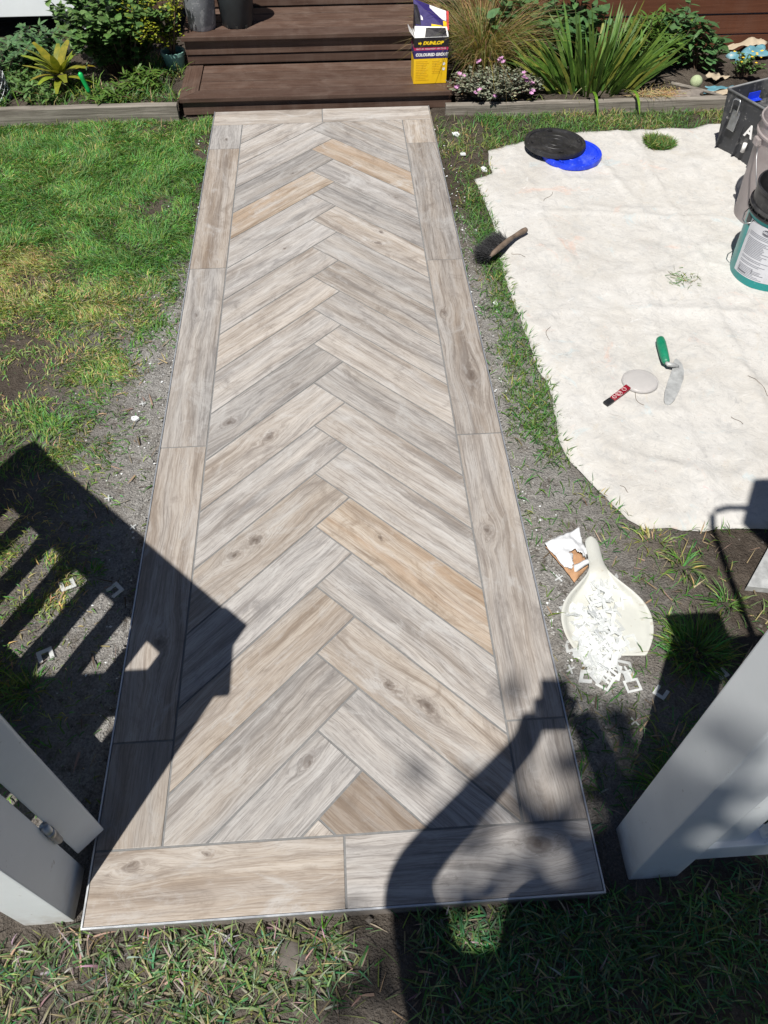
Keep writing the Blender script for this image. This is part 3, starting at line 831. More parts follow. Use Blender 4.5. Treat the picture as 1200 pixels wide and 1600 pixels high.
def sheet_z(x, y):
    x = np.asarray(x, float); y = np.asarray(y, float)
    wx = x + 0.08 * (fbm(x, y, 3, 21, 3) - 0.5) * 2; wy = y + 0.08 * (fbm(x, y, 3, 31, 3) - 0.5) * 2
    def ridge(a, b, s, w): return np.exp(-((fbm(a, b, s, w, 2) - 0.5) / 0.05) ** 2) * fbm(a, b, 1.7, w + 5, 2) * 1.6
    r = 0.006 * ridge(wx, wy * 0.55, 2.4, 41) + 0.004 * ridge(wx * 0.6, wy, 3.7, 47)
    broad = 0.014 * fbm(x, y, 1.8, 61, 3) + 0.006 * fbm(x, y, 8, 63, 3)
    lump = 0.016 * np.clip((y - 3.35) / 0.3, 0, 1) * ridge(wx * 1.3, wy * 0.4, 6, 71)
    for (x0, y0, x1, y1, amp, wd) in FOLDS:
        dx, dy = x1 - x0, y1 - y0; L = math.hypot(dx, dy)
        px, py = wx * 0.5 + x * 0.5 - x0, wy * 0.5 + y * 0.5 - y0
        t_ = (px * dx + py * dy) / (L * L); d_ = (px * dy - py * dx) / L
        taper = np.clip(np.minimum(t_, 1 - t_) * 5, 0, 1)
        lump = lump + amp * taper * np.where(d_ > 0, np.exp(-(d_ / wd) ** 2), np.exp(-(d_ / (wd * 3.2)) ** 2))
    return np.maximum(gh(x, y), -0.006) + 0.006 + broad + r + lump
ol = densify(outline, 0.03, 0.003, 3)
hl = densify(hole, 0.02, 0.004, 4)
gx_, gy_ = np.meshgrid(np.arange(1.3, 3.35, 0.015), np.arange(0.97, 3.75, 0.015))
gx_ = gx_.ravel() + rng.uniform(-0.003, 0.003, gx_.size); gy_ = gy_.ravel() + rng.uniform(-0.003, 0.003, gy_.size)
ok = inside(gx_, gy_, ol) & ~inside(gx_, gy_, hl) & (edge_dist(gx_, gy_, outline) > 0.015) & (edge_dist(gx_, gy_, hole) > 0.012)
pts2 = [Vector(p) for p in ol] + [Vector(p) for p in hl] + [Vector((a, b)) for a, b in zip(gx_[ok], gy_[ok])]
n1, n2 = len(ol), len(hl)
ed = [(i, (i + 1) % n1) for i in range(n1)] + [(n1 + i, n1 + (i + 1) % n2) for i in range(n2)]
res = delaunay_2d_cdt(pts2, ed, [], 0, 1e-5)
V2 = np.array([(p.x, p.y) for p in res[0]])
fs = [tuple(f) for f in res[2]]
cent = np.array([V2[list(f)].mean(0) for f in fs])
keep = inside(cent[:, 0], cent[:, 1], ol) & ~inside(cent[:, 0], cent[:, 1], hl)
fs = [f for f, k in zip(fs, keep) if k]
eo = np.minimum(edge_dist(V2[:, 0], V2[:, 1], outline), edge_dist(V2[:, 0], V2[:, 1], hole))
sz = sheet_z(V2[:, 0], V2[:, 1])
lift = np.clip(eo / 0.05, 0, 1) * 0.85 + 0.15
base_z = np.maximum(gh(V2[:, 0], V2[:, 1]), -0.006) + 0.003
sz = base_z + (sz - base_z) * lift
me = bpy.data.meshes.new('drop_sheet')
me.from_pydata(np.column_stack([V2, sz]).tolist(), [], fs)
me.polygons.foreach_set('use_smooth', [True] * len(me.polygons))
sheet = tag(link('drop_sheet', me, M['canvas']), 'paint stained cream canvas drop sheet spread on the grass right of path', 'drop sheet')
so = sheet.modifiers.new('thickness', 'SOLIDIFY'); so.thickness = 0.0022; so.offset = -1
def sz_at(x, y): return float(sheet_z(np.array([x]), np.array([y]))[0])

# ------------------------------------------------------------------ grass
def blades(name, P, length, width, lean, azim, tint, mat, label, parent=None, bend=0.5, kind='stuff', segs=2):
    n = len(P)
    P = np.asarray(P); length = np.broadcast_to(length, n); width = np.broadcast_to(width, n); lean = np.broadcast_to(lean, n)
    dirx, diry = np.cos(azim), np.sin(azim)
    sxv, syv = -diry, dirx
    tw = rng.uniform(-0.9, 0.9, n)
    vs = np.zeros((n, 2 * segs + 1, 3)); th = lean.copy(); pos = P.copy()
    for k in range(segs + 1):
        wk = width * (1 - (k / segs) ** 1.6) * (0.75 if k == 0 else 1.0) * 0.5
        ox = sxv * wk * np.cos(tw) ; oy = syv * wk * np.cos(tw); oz = wk * np.sin(tw)
        if k < segs:
            vs[:, 2 * k] = pos + np.stack([-ox, -oy, -oz], 1); vs[:, 2 * k + 1] = pos + np.stack([ox, oy, oz], 1)
            st = length / segs
            pos = pos + np.stack([np.sin(th) * dirx * st, np.sin(th) * diry * st, np.cos(th) * st], 1)
            th = th + bend * rng.uniform(0.3, 1.6, n)
        else:
            vs[:, 2 * k] = pos
    # keep flopped tips above the soil
    nvb = 2 * segs + 1
    idx = np.arange(n)[:, None] * nvb
    quads = []
    for k in range(segs - 1):
        quads.append(idx + np.array([[2 * k, 2 * k + 1, 2 * k + 3, 2 * k + 2]]))
    tri = idx + np.array([[2 * segs - 2, 2 * segs - 1, 2 * segs]])
    me = bpy.data.meshes.new(name)
    nq = n * (segs - 1)
    me.vertices.add(n * nvb); me.vertices.foreach_set('co', vs.reshape(-1).astype(np.float32))
    lv = np.concatenate([np.concatenate(quads).ravel() if quads else np.array([], int), tri.ravel()]).astype(np.int32)
    me.loops.add(len(lv)); me.loops.foreach_set('vertex_index', lv)
    starts = np.concatenate([np.arange(nq) * 4, nq * 4 + np.arange(n) * 3]).astype(np.int32)
    me.polygons.add(nq + n); me.polygons.foreach_set('loop_start', starts)
    me.update(calc_edges=True)
    at = me.color_attributes.new('tint', 'FLOAT_COLOR', 'POINT')
    col = np.ones((n, nvb, 4), np.float32)
    col[:, :, :3] = np.asarray(tint)[:, None, :]
    at.data.foreach_set('color', col.ravel())
    me.validate()
    o = link(name, me, mat, parent)
    if parent is None: tag(o, label, None, None, kind)
    elif kind == 'stuff': o['kind'] = 'stuff'
    return o

def tints(n, straw, light=1.0):
    """living green to straw; straw is the share (array) of dead blades"""
    g = np.stack([rng.uniform(0.060, 0.150, n), rng.uniform(0.155, 0.285, n), rng.uniform(0.030, 0.080, n)], 1)
    yel = np.stack([rng.uniform(0.17, 0.29, n), rng.uniform(0.24, 0.34, n), rng.uniform(0.05, 0.11, n)], 1)
    dry = np.stack([rng.uniform(0.30, 0.50, n), rng.uniform(0.25, 0.40, n), rng.uniform(0.11, 0.22, n)], 1)
    s = rng.random(n)
    g = np.where((s < straw * 0.55)[:, None], dry, np.where((s < straw * 1.3 + 0.06)[:, None], yel, g))
    return g * light * rng.uniform(0.6, 1.4, n)[:, None]

def scatter(x0, x1, y0, y1, dens, dfun):
    n = int((x1 - x0) * (y1 - y0) * dens)
    x = rng.uniform(x0, x1, n); y = rng.uniform(y0, y1, n)
    k = rng.random(n) < dfun(x, y)
    free = ~((x > -0.006) & (x < PW + 0.006) & (y > -0.006) & (y < 4.05))
    free &= ~inside(x, y, outline) | (edge_dist(x, y, outline) < 0.012) 
    free &= ~((np.abs(x + 0.092) < 0.06) & (np.abs(y - 0.083) < 0.06)) & ~((np.abs(x - 1.284) < 0.06) & (np.abs(y - 0.088) < 0.06))
    free &= ~((((x - 1.34) / 0.14) ** 2 + ((y - 0.74) / 0.16) ** 2 < 1) | ((np.abs(x - 1.29) < 0.07) & (np.abs(y - 0.93) < 0.11)) | ((x > 1.77) & (y > 0.75) & (y < 0.98)))
    k &= free
    return x[k], y[k]

# lawn to the left of the path
def d_left(x, y):
    n = fbm(x, y, 3.2, 77, 4); n2 = fbm(x, y, 11, 79, 3)
    yy = np.clip((y - 1.15) / 1.15, 0, 1)
    near = np.clip((-x) / 0.5, 0, 1)
    cover = yy * 0.95 + near * 0.32 * np.clip((y - 0.6) / 0.9, 0.2, 1) - 0.30 + np.clip((y - 2.6) / 0.8, 0, 1) * 0.5
    d = np.clip((cover + (n - 0.5) * 2.2 + (n2 - 0.5) * 1.2) * 1.4, 0.12, 1)
    bald = np.exp(-(((x + 0.62) / 0.22) ** 2 + ((y - 2.08) / 0.10) ** 2)) + np.exp(-(((x + 0.20) / 0.10) ** 2 + ((y - 3.06) / 0.13) ** 2)) + np.exp(-(((x + 0.75) / 0.2) ** 2 + ((y - 1.85) / 0.09) ** 2))
    bald += 0.6 * np.clip((fbm(x, y, 4.5, 151, 3) - 0.50) * 6, 0, 1) * np.clip((2.7 - y) / 0.5, 0, 1)
    bald += 0.9 * np.exp(-(((x + 0.32) / 0.22) ** 2 + ((y - 3.84) / 0.07) ** 2))
    edge = np.clip((-x + (n2 - 0.5) * 0.25) / (0.05 + 0.22 * np.clip((2.8 - y) / 1.0, 0, 1)), 0.2, 1) ** 1.3
    return np.clip(d * (1 - np.clip(bald, 0, 0.95)), 0, 1) * edge
x, y = scatter(-1.8, 0.0, 0.25, 3.93, 40000, d_left)
straw = np.clip((fbm(x, y, 2.6, 83, 3) - 0.38) * 1.3, 0, 1) * np.clip(1.5 - (y - 1.6) * 0.45 + np.clip(x + 0.8, 0, 1) * 0.4, 0.12, 1)
lush = np.clip((y - 2.2) / 1.2, 0, 1)
n = len(x)
clump = fbm(x, y, 9, 121, 3)
straw = straw * np.where(y > 2.75, 0.5, 1.5)
tt = tints(n, straw) * (0.85 + 0.7 * fbm(x, y, 13, 125, 2))[:, None]
blades('lawn_grass', np.column_stack([x, y, gh(x, y)]), rng.uniform(0.014, 0.038, n) * (1 + 0.6 * lush) * (0.4 + 1.2 * clump), rng.uniform(0.0024, 0.0052, n), rng.uniform(0.15, 1.25, n), fbm(x, y, 5, 131, 2) * 12 + rng.normal(0, 0.9, n), tt, M['grass'], 'patchy green and yellowed lawn on the left of the path', segs=3, bend=0.5)

# strip between path and sheet, and the ground in front of the right sleeper
def d_right(x, y):
    n = fbm(x, y, 6, 91, 4)
    a = np.clip((x - 1.16) / 0.10, 0, 1)
    d = a * 0.75 + (n - 0.5) * 1.6 - 0.05
    d = np.where(y < 1.32, (n - 0.52) * 2.2 - 0.1, d)
    d = np.where((y > 2.2) & (x < 1.24), d - 0.3, d)
    d = np.where(y > 3.62, 0.55 + (n - 0.5) * 1.6, d)
    d = np.where((y > 3.35) & (x < 1.42), 0.12 + (n - 0.5) * 1.4, d)
    return np.clip(d, 0.07, 1)
x, y = scatter(1.155, 2.9, 0.25, 3.885, 21000, d_right)
h = rng.random(6000)
hx = rng.uniform(2.24, 2.40, 5200); hy = rng.uniform(3.44, 3.59, 5200)
kk = inside(hx, hy, hole)
x = np.concatenate([x, hx[kk]]); y = np.concatenate([y, hy[kk]])
n = len(x)
straw = np.clip((fbm(x, y, 5, 95, 3) - 0.36) * 1.4, 0, 1) * np.where(y > 3.3, 1.0, np.where(y < 1.3, 0.7, 0.35))
blades('verge_grass', np.column_stack([x, y, gh(x, y)]), rng.uniform(0.02, 0.055, n), rng.uniform(0.003, 0.0055, n), rng.uniform(0.3, 1.2, n), rng.uniform(0, 6.283, n), tints(n, straw, 0.95), M['grass'], 'grass in the narrow strip between the path and the canvas sheet')

# foreground grass by the gateway: broad flopped blades
def d_front(x, y):
    n = fbm(x, y, 7, 101, 4)
    d = 0.66 + (n - 0.5) * 2.2
    d = np.where((x > 0.30) & (x < 0.72), d - 0.55, d)
    d = np.where((y > -0.02) & (x < 1.16), d - 0.15, d)
    d = np.where((x > 1.16) & (y > 0.0), (n - 0.45) * 1.5 + 0.25, d)
    return np.clip(d, 0.03, 1)
x, y = scatter(-0.9, 2.4, -0.62, 0.02, 20000, d_front)
x2, y2 = scatter(1.155, 2.2, 0.0, 0.42, 9000, d_front)
x = np.concatenate([x, x2]); y = np.concatenate([y, y2]); n = len(x)
tt = tints(n, np.where(x < 0.75, 0.52, 0.15))
tt = tt * np.array([0.88, 0.92, 1.5]) * (0.6 + 0.95 * fbm(x, y, 16, 135, 3))[:, None]
blades('gateway_grass', np.column_stack([x, y, gh(x, y) + 0.001]), rng.uniform(0.024, 0.070, n), rng.uniform(0.0026, 0.0060, n), rng.uniform(0.35, 1.35, n), rng.uniform(0, 6.283, n), tt, M['grass'], 'trampled broad bladed grass in the gateway in front of the path', segs=4, bend=0.38)

# weeds in the beds
def d_bed(x, y):
    n = fbm(x, y, 6, 111, 3)
    return np.clip((n - 0.42) * 2.2, 0.03, 0.9)
def bed_blades(name, x0, x1, y0, y1, dens, z, label, straw, ln):
    m = int((x1 - x0) * (y1 - y0) * dens)
    x = rng.uniform(x0, x1, m); y = rng.uniform(y0, y1, m)
    k = rng.random(m) < d_bed(x, y)
    x, y = x[k], y[k]; m = len(x)
    blades(name, np.column_stack([x, y, np.full(m, z)]), rng.uniform(*ln, m), rng.uniform(0.004, 0.008, m), rng.uniform(0.1, 0.9, m), rng.uniform(0, 6.283, m), tints(m, np.full(m, straw), 1.05), M['grass'], label, segs=3, bend=0.4)
bed_blades('bed_weeds', -1.6, -0.2, 3.99, 4.6, 9000, 0.05, 'grassy weeds between the plants in the left bed', 0.15, (0.05, 0.14))
bed_blades('bed_weeds', 1.34, 2.0, 3.93, 4.5, 7000, 0.03, 'grassy weeds under the shrubs in the right bed', 0.5, (0.04, 0.10))

def tuft(x, y, n, r, ln, lean, label, light=1.0, straw=0.05, wd=(0.003, 0.006), z=None):
    a = rng.uniform(0, 6.283, n); q = r * np.sqrt(rng.random(n))
    px_, py_ = q * np.cos(a), q * np.sin(a)
    o = blades('grass_tuft', np.column_stack([px_, py_, np.zeros(n)]), rng.uniform(*ln, n), rng.uniform(*wd, n), rng.uniform(*lean, n) * (0.35 + 0.65 * q / r), a + rng.normal(0, 0.5, n), tints(n, np.full(n, straw), light), M['grass'], None, None, 0.45, None, 3)
    o.location = (x, y, gz(x, y) - 0.002 if z is None else z)
    return tag(o, label, 'grass tuft')
tuft(1.57, 0.60, 420, 0.075, (0.04, 0.10), (0.2, 1.1), 'thick dark green grass tuft in the shadow of the right post')
tuft(1.40, 0.205, 240, 0.06, (0.06, 0.13), (0.2, 1.2), 'fine grass tuft between the path and the right gate post', 0.9)
tuft(-0.262, 0.60, 90, 0.04, (0.03, 0.08), (0.5, 1.2), 'small sunlit grass tuft at the end of a gate shadow stripe', 1.1, 0.2)
tuft(-0.16, 0.97, 60, 0.03, (0.02, 0.05), (0.5, 1.2), 'tiny weed tuft on a bare strip lit between gate pickets', 1.1, 0.1)
tuft(1.62, 0.88, 60, 0.035, (0.04, 0.09), (0.6, 1.3), 'low spreading grass clump on bare soil below the sheet', 1.1, 0.15)
tuft(1.71, 0.745, 45, 0.03, (0.04, 0.10), (0.6, 1.3), 'sprawling grass clump beside the metal trowel', 1.0, 0.1)
tuft(1.515, 0.695, 22, 0.02, (0.04, 0.09), (0.5, 1.3), 'bright weed growing at the right edge of the dustpan', 1.3, 0.1, (0.005, 0.009))
tuft(0.52, -0.03, 26, 0.03, (0.03, 0.06), (0.4, 1.2), 'small weed on the soil against the front path edge', 1.1, 0.1)
tuft(1.56, 0.985, 70, 0.05, (0.02, 0.05), (0.5, 1.3), 'yellowed grass clump touching the bottom edge of the sheet', 1.1, 0.7)

# leaf and twig litter, crumbs of grout
n = 520
x = np.concatenate([rng.uniform(-1.2, 2.2, 260), rng.uniform(-0.4, 0.0, 120), rng.uniform(1.155, 1.9, 140)])
y = np.concatenate([rng.uniform(-0.4, 0.0, 260), rng.uniform(0.4, 2.4, 120), rng.uniform(0.3, 1.0, 140)])
ok = ~inside(x, y, outline) & ~(((x - 1.34) / 0.15) ** 2 + ((y - 0.76) / 0.20) ** 2 < 1) & ~((x > -0.02) & (x < PW + 0.02) & (y > -0.02))
x, y = x[ok], y[ok]; n = len(x)
lv = rng.uniform(0.10, 0.40, n); tt = np.stack([lv, lv * rng.uniform(0.66, 0.85, n), lv * rng.uniform(0.38, 0.6, n)], 1)
blades('dry_litter', np.column_stack([x, y, gh(x, y) + 0.006]), rng.uniform(0.02, 0.07, n), rng.uniform(0.002, 0.009, n), rng.uniform(1.35, 1.55, n), rng.uniform(0, 6.283, n), tt, M['litter'], 'scattered dry leaves and twigs lying on the soil', bend=0.05)
def crumbs(name, label, n, fx, fy, rad, mat, zf):
    mb = MB()
    for i in range(n):
        x, y = fx(), fy()
        if -0.01 < x < PW + 0.01 and y > -0.01: continue
        r = rnd.uniform(*rad)
        c = Vector((x, y, zf(x, y) + r * 0.5))
        vs = [c + Vector((rnd.uniform(0.5, 1.2) * r * a, rnd.uniform(0.5, 1.2) * r * b, rnd.uniform(0.4, 0.9) * r * d)) for a, b, d in ((1, 0, 0), (-1, 0, 0), (0, 1, 0), (0, -1, 0), (0, 0, 1), (0, 0, -1))]
        mb.add(vs, [(0, 2, 4), (2, 1, 4), (1, 3, 4), (3, 0, 4), (2, 0, 5), (1, 2, 5), (3, 1, 5), (0, 3, 5)])
    return tag(mb.build(name, mat), label, None, None, 'stuff')
crumbs('grout_crumbs', 'white crumbs of tile adhesive scattered beside the path', 190, lambda: rnd.choice((-abs(rnd.gauss(0, 0.09)) - 0.01, 1.165 + abs(rnd.gauss(0, 0.05)))), lambda: rnd.uniform(0.5, 3.8), (0.0018, 0.006), M['shard'], gz)
M['dust_clod'] = simple('cement_dusted_clod', (0.30, 0.295, 0.285), 0.95, 0, 0.35, 40, 0.3)
crumbs('dusty_clods', 'pale cement dusted crumbs of soil along both sides of the path', 2600, lambda: rnd.choice((-abs(rnd.gauss(0, 0.16)) - 0.005, -abs(rnd.gauss(0, 0.10)) - 0.005, 1.16 + abs(rnd.gauss(0, 0.06)))), lambda: rnd.uniform(0.35, 2.9), (0.0016, 0.0055), M['dust_clod'], lambda x, y: gz(x, y) - 0.001)
crumbs('soil_clods', 'small grey soil clods in the gateway and by the dustpan', 420, lambda: rnd.uniform(-0.8, 1.9), lambda: rnd.choice((rnd.uniform(-0.4, -0.01), rnd.uniform(0.2, 1.1))), (0.003, 0.010), M['stone'], lambda x, y: gz(x, y) - 0.001)

# threads and grass clippings on the sheet
mb = MB()
for (x, y, L, a) in ((1.60, 2.95, 0.10, 1.0), (1.37, 2.55, 0.07, -0.6), (2.00, 2.36, 0.12, -0.9), (1.66, 1.66, 0.10, -1.3), (1.5, 1.2, 0.04, -1.0), (1.42, 1.93, 0.09, 1.3), (1.98, 1.5, 0.05, -1.0), (2.10, 1.7, 0.12, -1.2)):
    pts = []
    for k in range(9):
        t_ = k / 8; aa = a + math.sin(t_ * 5 + x * 9) * 0.5
        x += math.cos(aa) * L / 8; y += math.sin(aa) * L / 8
        pts.append((x, y, sz_at(x, y) + 0.0015))
    mb.tube(pts, 0.0008, 4)
tag(mb.build('loose_threads', M['bark']), 'thin dark twigs and threads lying on the canvas sheet', None, None, 'stuff')
xx = rng.normal(2.06, 0.035, 70); yy = rng.normal(2.30, 0.03, 70)
blades('grass_clippings', np.column_stack([xx, yy, sheet_z(xx, yy) + 0.002]), rng.uniform(0.015, 0.05, 70), rng.uniform(0.002, 0.004, 70), rng.uniform(1.2, 1.5, 70), rng.uniform(0, 6.283, 70), tints(70, np.full(70, 0.1)), M['grass'], 'small scatter of cut grass lying on the canvas sheet', bend=0.1)

# ------------------------------------------------------------------ things on the sheet
def lid(x, y, z, r, tilt, mat, label, name='bucket_lid'):
    t = thing(name, label, 'bucket lid', (x, y, z))
    t.rotation_euler = tilt
    MB().lathe([(0.0005, 0.010), (r * 0.55, 0.0105), (r * 0.86, 0.0095), (r * 0.875, 0.016), (r * 0.93, 0.0175), (r * 0.985, 0.016), (r, 0.010), (r, -0.006), (r * 0.975, -0.007), (r * 0.96, 0.004), (0.0005, 0.005)], 64).build('disc', mat, t, True, auto=40)
    rb = MB()
    for q in (0.25, 0.5):
        rb.lathe([(r * q - 0.002, 0.0100), (r * q - 0.001, 0.0125), (r * q + 0.001, 0.0125), (r * q + 0.002, 0.0100)], 48)
    rb.build('moulded_ring', mat, t, True)
    for k in range(4):
        a = k * math.pi / 2 + 0.5
        MB().box(-0.012, 0.012, -0.004, 0.004, 0.010, 0.0165, Matrix.Rotation(a, 4, 'Z') @ Matrix.Translation((r * 0.78, 0, 0)) @ Matrix.Rotation(math.pi / 2, 4, 'Z')).build('rib', mat, t)
    return t
zb = sz_at(1.83, 3.38)
lid(1.825, 3.388, zb + 0.010, 0.150, (0, 0, 0.4), M['blue_plastic'], 'bright blue bucket lid half hidden under the black lid')
lid(1.752, 3.462, zb + 0.031, 0.155, (R(1.2), R(2.0), 1.1), M['black_plastic'], 'black plastic bucket lid lying on the blue lid')

# dust brush
bx_, by_ = 1.335, 2.545
br_ = thing('hand_brush', 'dust brush with black bristles and wooden handle at the sheet edge', 'brush', (1.27, 2.475, sz_at(1.34, 2.55) + 0.004), math.atan2(0.215, 0.185))
MB().tube([(0.0, 0, 0.030), (0.03, 0, 0.033), (0.10, 0, 0.034), (0.155, 0, 0.033), (0.19, 0, 0.030), (0.23, -0.003, 0.026), (0.265, -0.006, 0.022), (0.285, -0.008, 0.020), (0.292, -0.008, 0.020)], [0.006, 0.011, 0.012, 0.011, 0.009, 0.011, 0.0135, 0.012, 0.004], 12).build('handle', M['handle_wood'], br_, True)
n = 2800
lx = rng.uniform(-0.01, 0.15, n); lw = rng.uniform(-1, 1, n)
bo = blades('bristles', np.column_stack([lx, 0.016 * lw + 0.008, np.full(n, 0.030)]), rng.uniform(0.055, 0.085, n), 0.0018, 1.45 + rng.normal(0, 0.25, n), np.full(n, math.pi / 2) + rng.normal(0.25, 0.45, n), np.tile([[0.035, 0.035, 0.037]], (n, 1)) * rng.uniform(0.4, 2.2, n)[:, None], M['litter'], None, br_, 0.15)
n = 1500
lx = rng.uniform(-0.01, 0.15, n)
blades('bristle_mat', np.column_stack([lx, rng.uniform(-0.005, 0.07, n), rng.uniform(0.012, 0.036, n)]), rng.uniform(0.02, 0.04, n), 0.0018, 1.2 + rng.normal(0, 0.4, n), rng.normal(1.8, 0.7, n), np.tile([[0.03, 0.03, 0.032]], (n, 1)) * rng.uniform(0.4, 2.5, n)[:, None], M['litter'], None, br_, 0.2)

# pointing trowel
tz = sz_at(1.82, 1.72) + 0.004
tr = thing('pointing_trowel', 'trowel with green handle and grey blade lying on the sheet', 'trowel', (0, 0, tz))
MB().tube([(1.838, 1.905, 0.022), (1.837, 1.897, 0.022), (1.834, 1.875, 0.022), (1.829, 1.840, 0.023), (1.823, 1.800, 0.024), (1.819, 1.765, 0.025), (1.818, 1.757, 0.025)], [0.008, 0.015, 0.0175, 0.0175, 0.0165, 0.014, 0.008], 14).build('handle', M['green_handle'], tr, True)
MB().tube([(1.819, 1.760, 0.025), (1.822, 1.748, 0.025), (1.838, 1.747, 0.022), (1.856, 1.752, 0.014), (1.866, 1.752, 0.008)], [0.007, 0.008, 0.009, 0.007, 0.005], 10).build('tang', M['dusty_metal'], tr, True)
bl_ = [(1.874, 1.800), (1.880, 1.792), (1.886, 1.765), (1.882, 1.730), (1.866, 1.685), (1.835, 1.630), (1.803, 1.582), (1.782, 1.560), (1.768, 1.553), (1.760, 1.560), (1.762, 1.580), (1.778, 1.625), (1.812, 1.690), (1.845, 1.750), (1.864, 1.792)]
MB().prism(bl_, 0.0055, 0.0075).build('blade', M['dusty_metal'], tr, bevel=0.0005)

# scoop
sc_ = thing('plastic_scoop', 'milky plastic scoop with dark red handle lying on the sheet', 'scoop', (1.702, 1.68, sz_at(1.70, 1.68) + 0.004))
pr_ = [(0.064, 0.001), (0.0665, 0.003), (0.066, 0.007), (0.061, 0.012), (0.048, 0.015), (0.026, 0.0165), (0.0005, 0.017)]
MB().lathe(pr_, 36, ay=0.95).lathe([(r * 0.955 if r > .01 else r, z - 0.002) for r, z in pr_][::-1], 36, ay=0.95).build('bowl', M['milky'], sc_, True)
MB().prism([(-0.045, -0.040), (-0.058, -0.019), (-0.134, -0.082), (-0.120, -0.101)], 0.003, 0.012).build('handle', M['red'], sc_, bevel=0.003)
MB().prism([(-0.1345, -0.0825), (-0.1205, -0.1015), (-0.150, -0.124), (-0.155, -0.117), (-0.160, -0.1105), (-0.163, -0.103)], 0.0035, 0.0115).build('handle_tip', M['black_plastic'], sc_, bevel=0.002)
lp = MB()
for (u_, w_, rr) in ((-0.098, -0.066, 0.011), (-0.098, -0.066, 0.006), (-0.073, -0.046, 0.007), (-0.118, -0.084, 0.006)):
    pts = [(u_ + rr * math.cos(q) * 1.2, w_ + rr * math.sin(q), 0.0124) for q in np.linspace(0, 6.0, 16)]
    lp.tube(pts, 0.0007, 4)
lp.build('handle_print', M['whitecard'], sc_)

# dustpan
dp = thing('dustpan', 'cream plastic dustpan lying on the bare soil right of the path', 'dustpan', (1.334, 0.60, gz(1.33, 0.75) + 0.004), R(-3.5))
rows = [(0.0, 0.092, 0.001), (0.012, 0.101, 0.004), (0.05, 0.122, 0.012), (0.09, 0.131, 0.020), (0.125, 0.130, 0.028), (0.16, 0.118, 0.036), (0.19, 0.096, 0.042), (0.215, 0.070, 0.045), (0.24, 0.045, 0.044), (0.26, 0.030, 0.041), (0.28, 0.022, 0.037), (0.31, 0.019, 0.034), (0.345, 0.019, 0.032), (0.372, 0.019, 0.030), (0.386, 0.014, 0.029), (0.392, 0.004, 0.028)]
prof = [(-1.0, 1.0), (-0.97, 1.08), (-0.93, 0.98), (-0.86, 0.25), (-0.75, 0.03), (-0.4, 0.0), (0, 0.0), (0.4, 0.0), (0.75, 0.03), (0.86, 0.25), (0.93, 0.98), (0.97, 1.08), (1.0, 1.0)]
mb = MB(); vs = []
for (yy, wd, hh) in rows:
    hnd = max(0.0, min(1.0, (yy - 0.20) / 0.07))
    for (a, b) in prof:
        bowl = b * hh * 0.6
        han = hh * (0.75 + 0.35 * math.sqrt(max(0, 1 - (a * 0.98) ** 2)))
        vs.append((a * wd, yy, bowl * (1 - hnd) + han * hnd))
m_ = len(prof)
fs_ = [(i * m_ + k, i * m_ + k + 1, (i + 1) * m_ + k + 1, (i + 1) * m_ + k) for i in range(len(rows) - 1) for k in range(m_ - 1)]
pan = mb.add(vs, fs_).build('pan', M['pan'], dp, True)
sd = pan.modifiers.new('thickness', 'SOLIDIFY'); sd.thickness = 0.0028; sd.offset = 1
ss = pan.modifiers.new('smooth', 'SUBSURF'); ss.levels = 1; ss.render_levels = 2

# tile clips: levelling frames, brackets, crosses
def frame_mesh():
    mb = MB()
    w, h, b, z = 0.020, 0.017, 0.006, 0.0022
    mb.box(-w, w, -h, -h + b, 0, z).box(-w, w, h - b, h, 0, z).box(-w, -w + b, -h + b, h - b, 0, z).box(w - b, w, -h + b, h - b, 0, z)
    mb.box(-0.007, 0.007, h, h + 0.020, 0, 0.0016)
    return mb
def bracket_mesh():
    mb = MB()
    mb.box(-0.017, 0.017, -0.015, -0.006, 0, 0.0022).box(-0.017, -0.008, -0.006, 0.016, 0, 0.0022).box(0.008, 0.017, -0.006, 0.016, 0, 0.0022)
    return mb
def cross_mesh():
    return MB().box(-0.013, 0.013, -0.0018, 0.0018, 0, 0.004).box(-0.0018, 0.0018, 0.0018, 0.013, 0, 0.004).box(-0.0018, 0.0018, -0.013, -0.0018, 0, 0.004)
protos = []
for nm, fn in (('tile_clip', frame_mesh), ('tile_bracket', bracket_mesh), ('tile_cross', cross_mesh)):
    mb = fn(); me = bpy.data.meshes.new(nm); me.from_pydata(mb.v, [], mb.f); me.materials.append(M['clip']); protos.append(me)
bent = MB()
for (a, b) in ((0.010, 0.0), (0.010, 0.010)):
    pass
def clip_at(kind, x, y, z, rot, label, group=None, scale=1.0):
    o = bpy.data.objects.new(('tile_clip', 'tile_bracket', 'tile_spacer')[kind], protos[kind])
    C.objects.link(o)
    o.location = (x, y, z); o.rotation_euler = rot; o.scale = (scale,) * 3
    return tag(o, label, 'tile spacer', group)
pile = [0, 0, 1, 1, 1, 2]
names = ('clear plastic levelling clip frame in the heap on the dustpan', 'clear plastic bracket in the heap on the dustpan', 'clear plastic cross spacer in the heap on the dustpan')
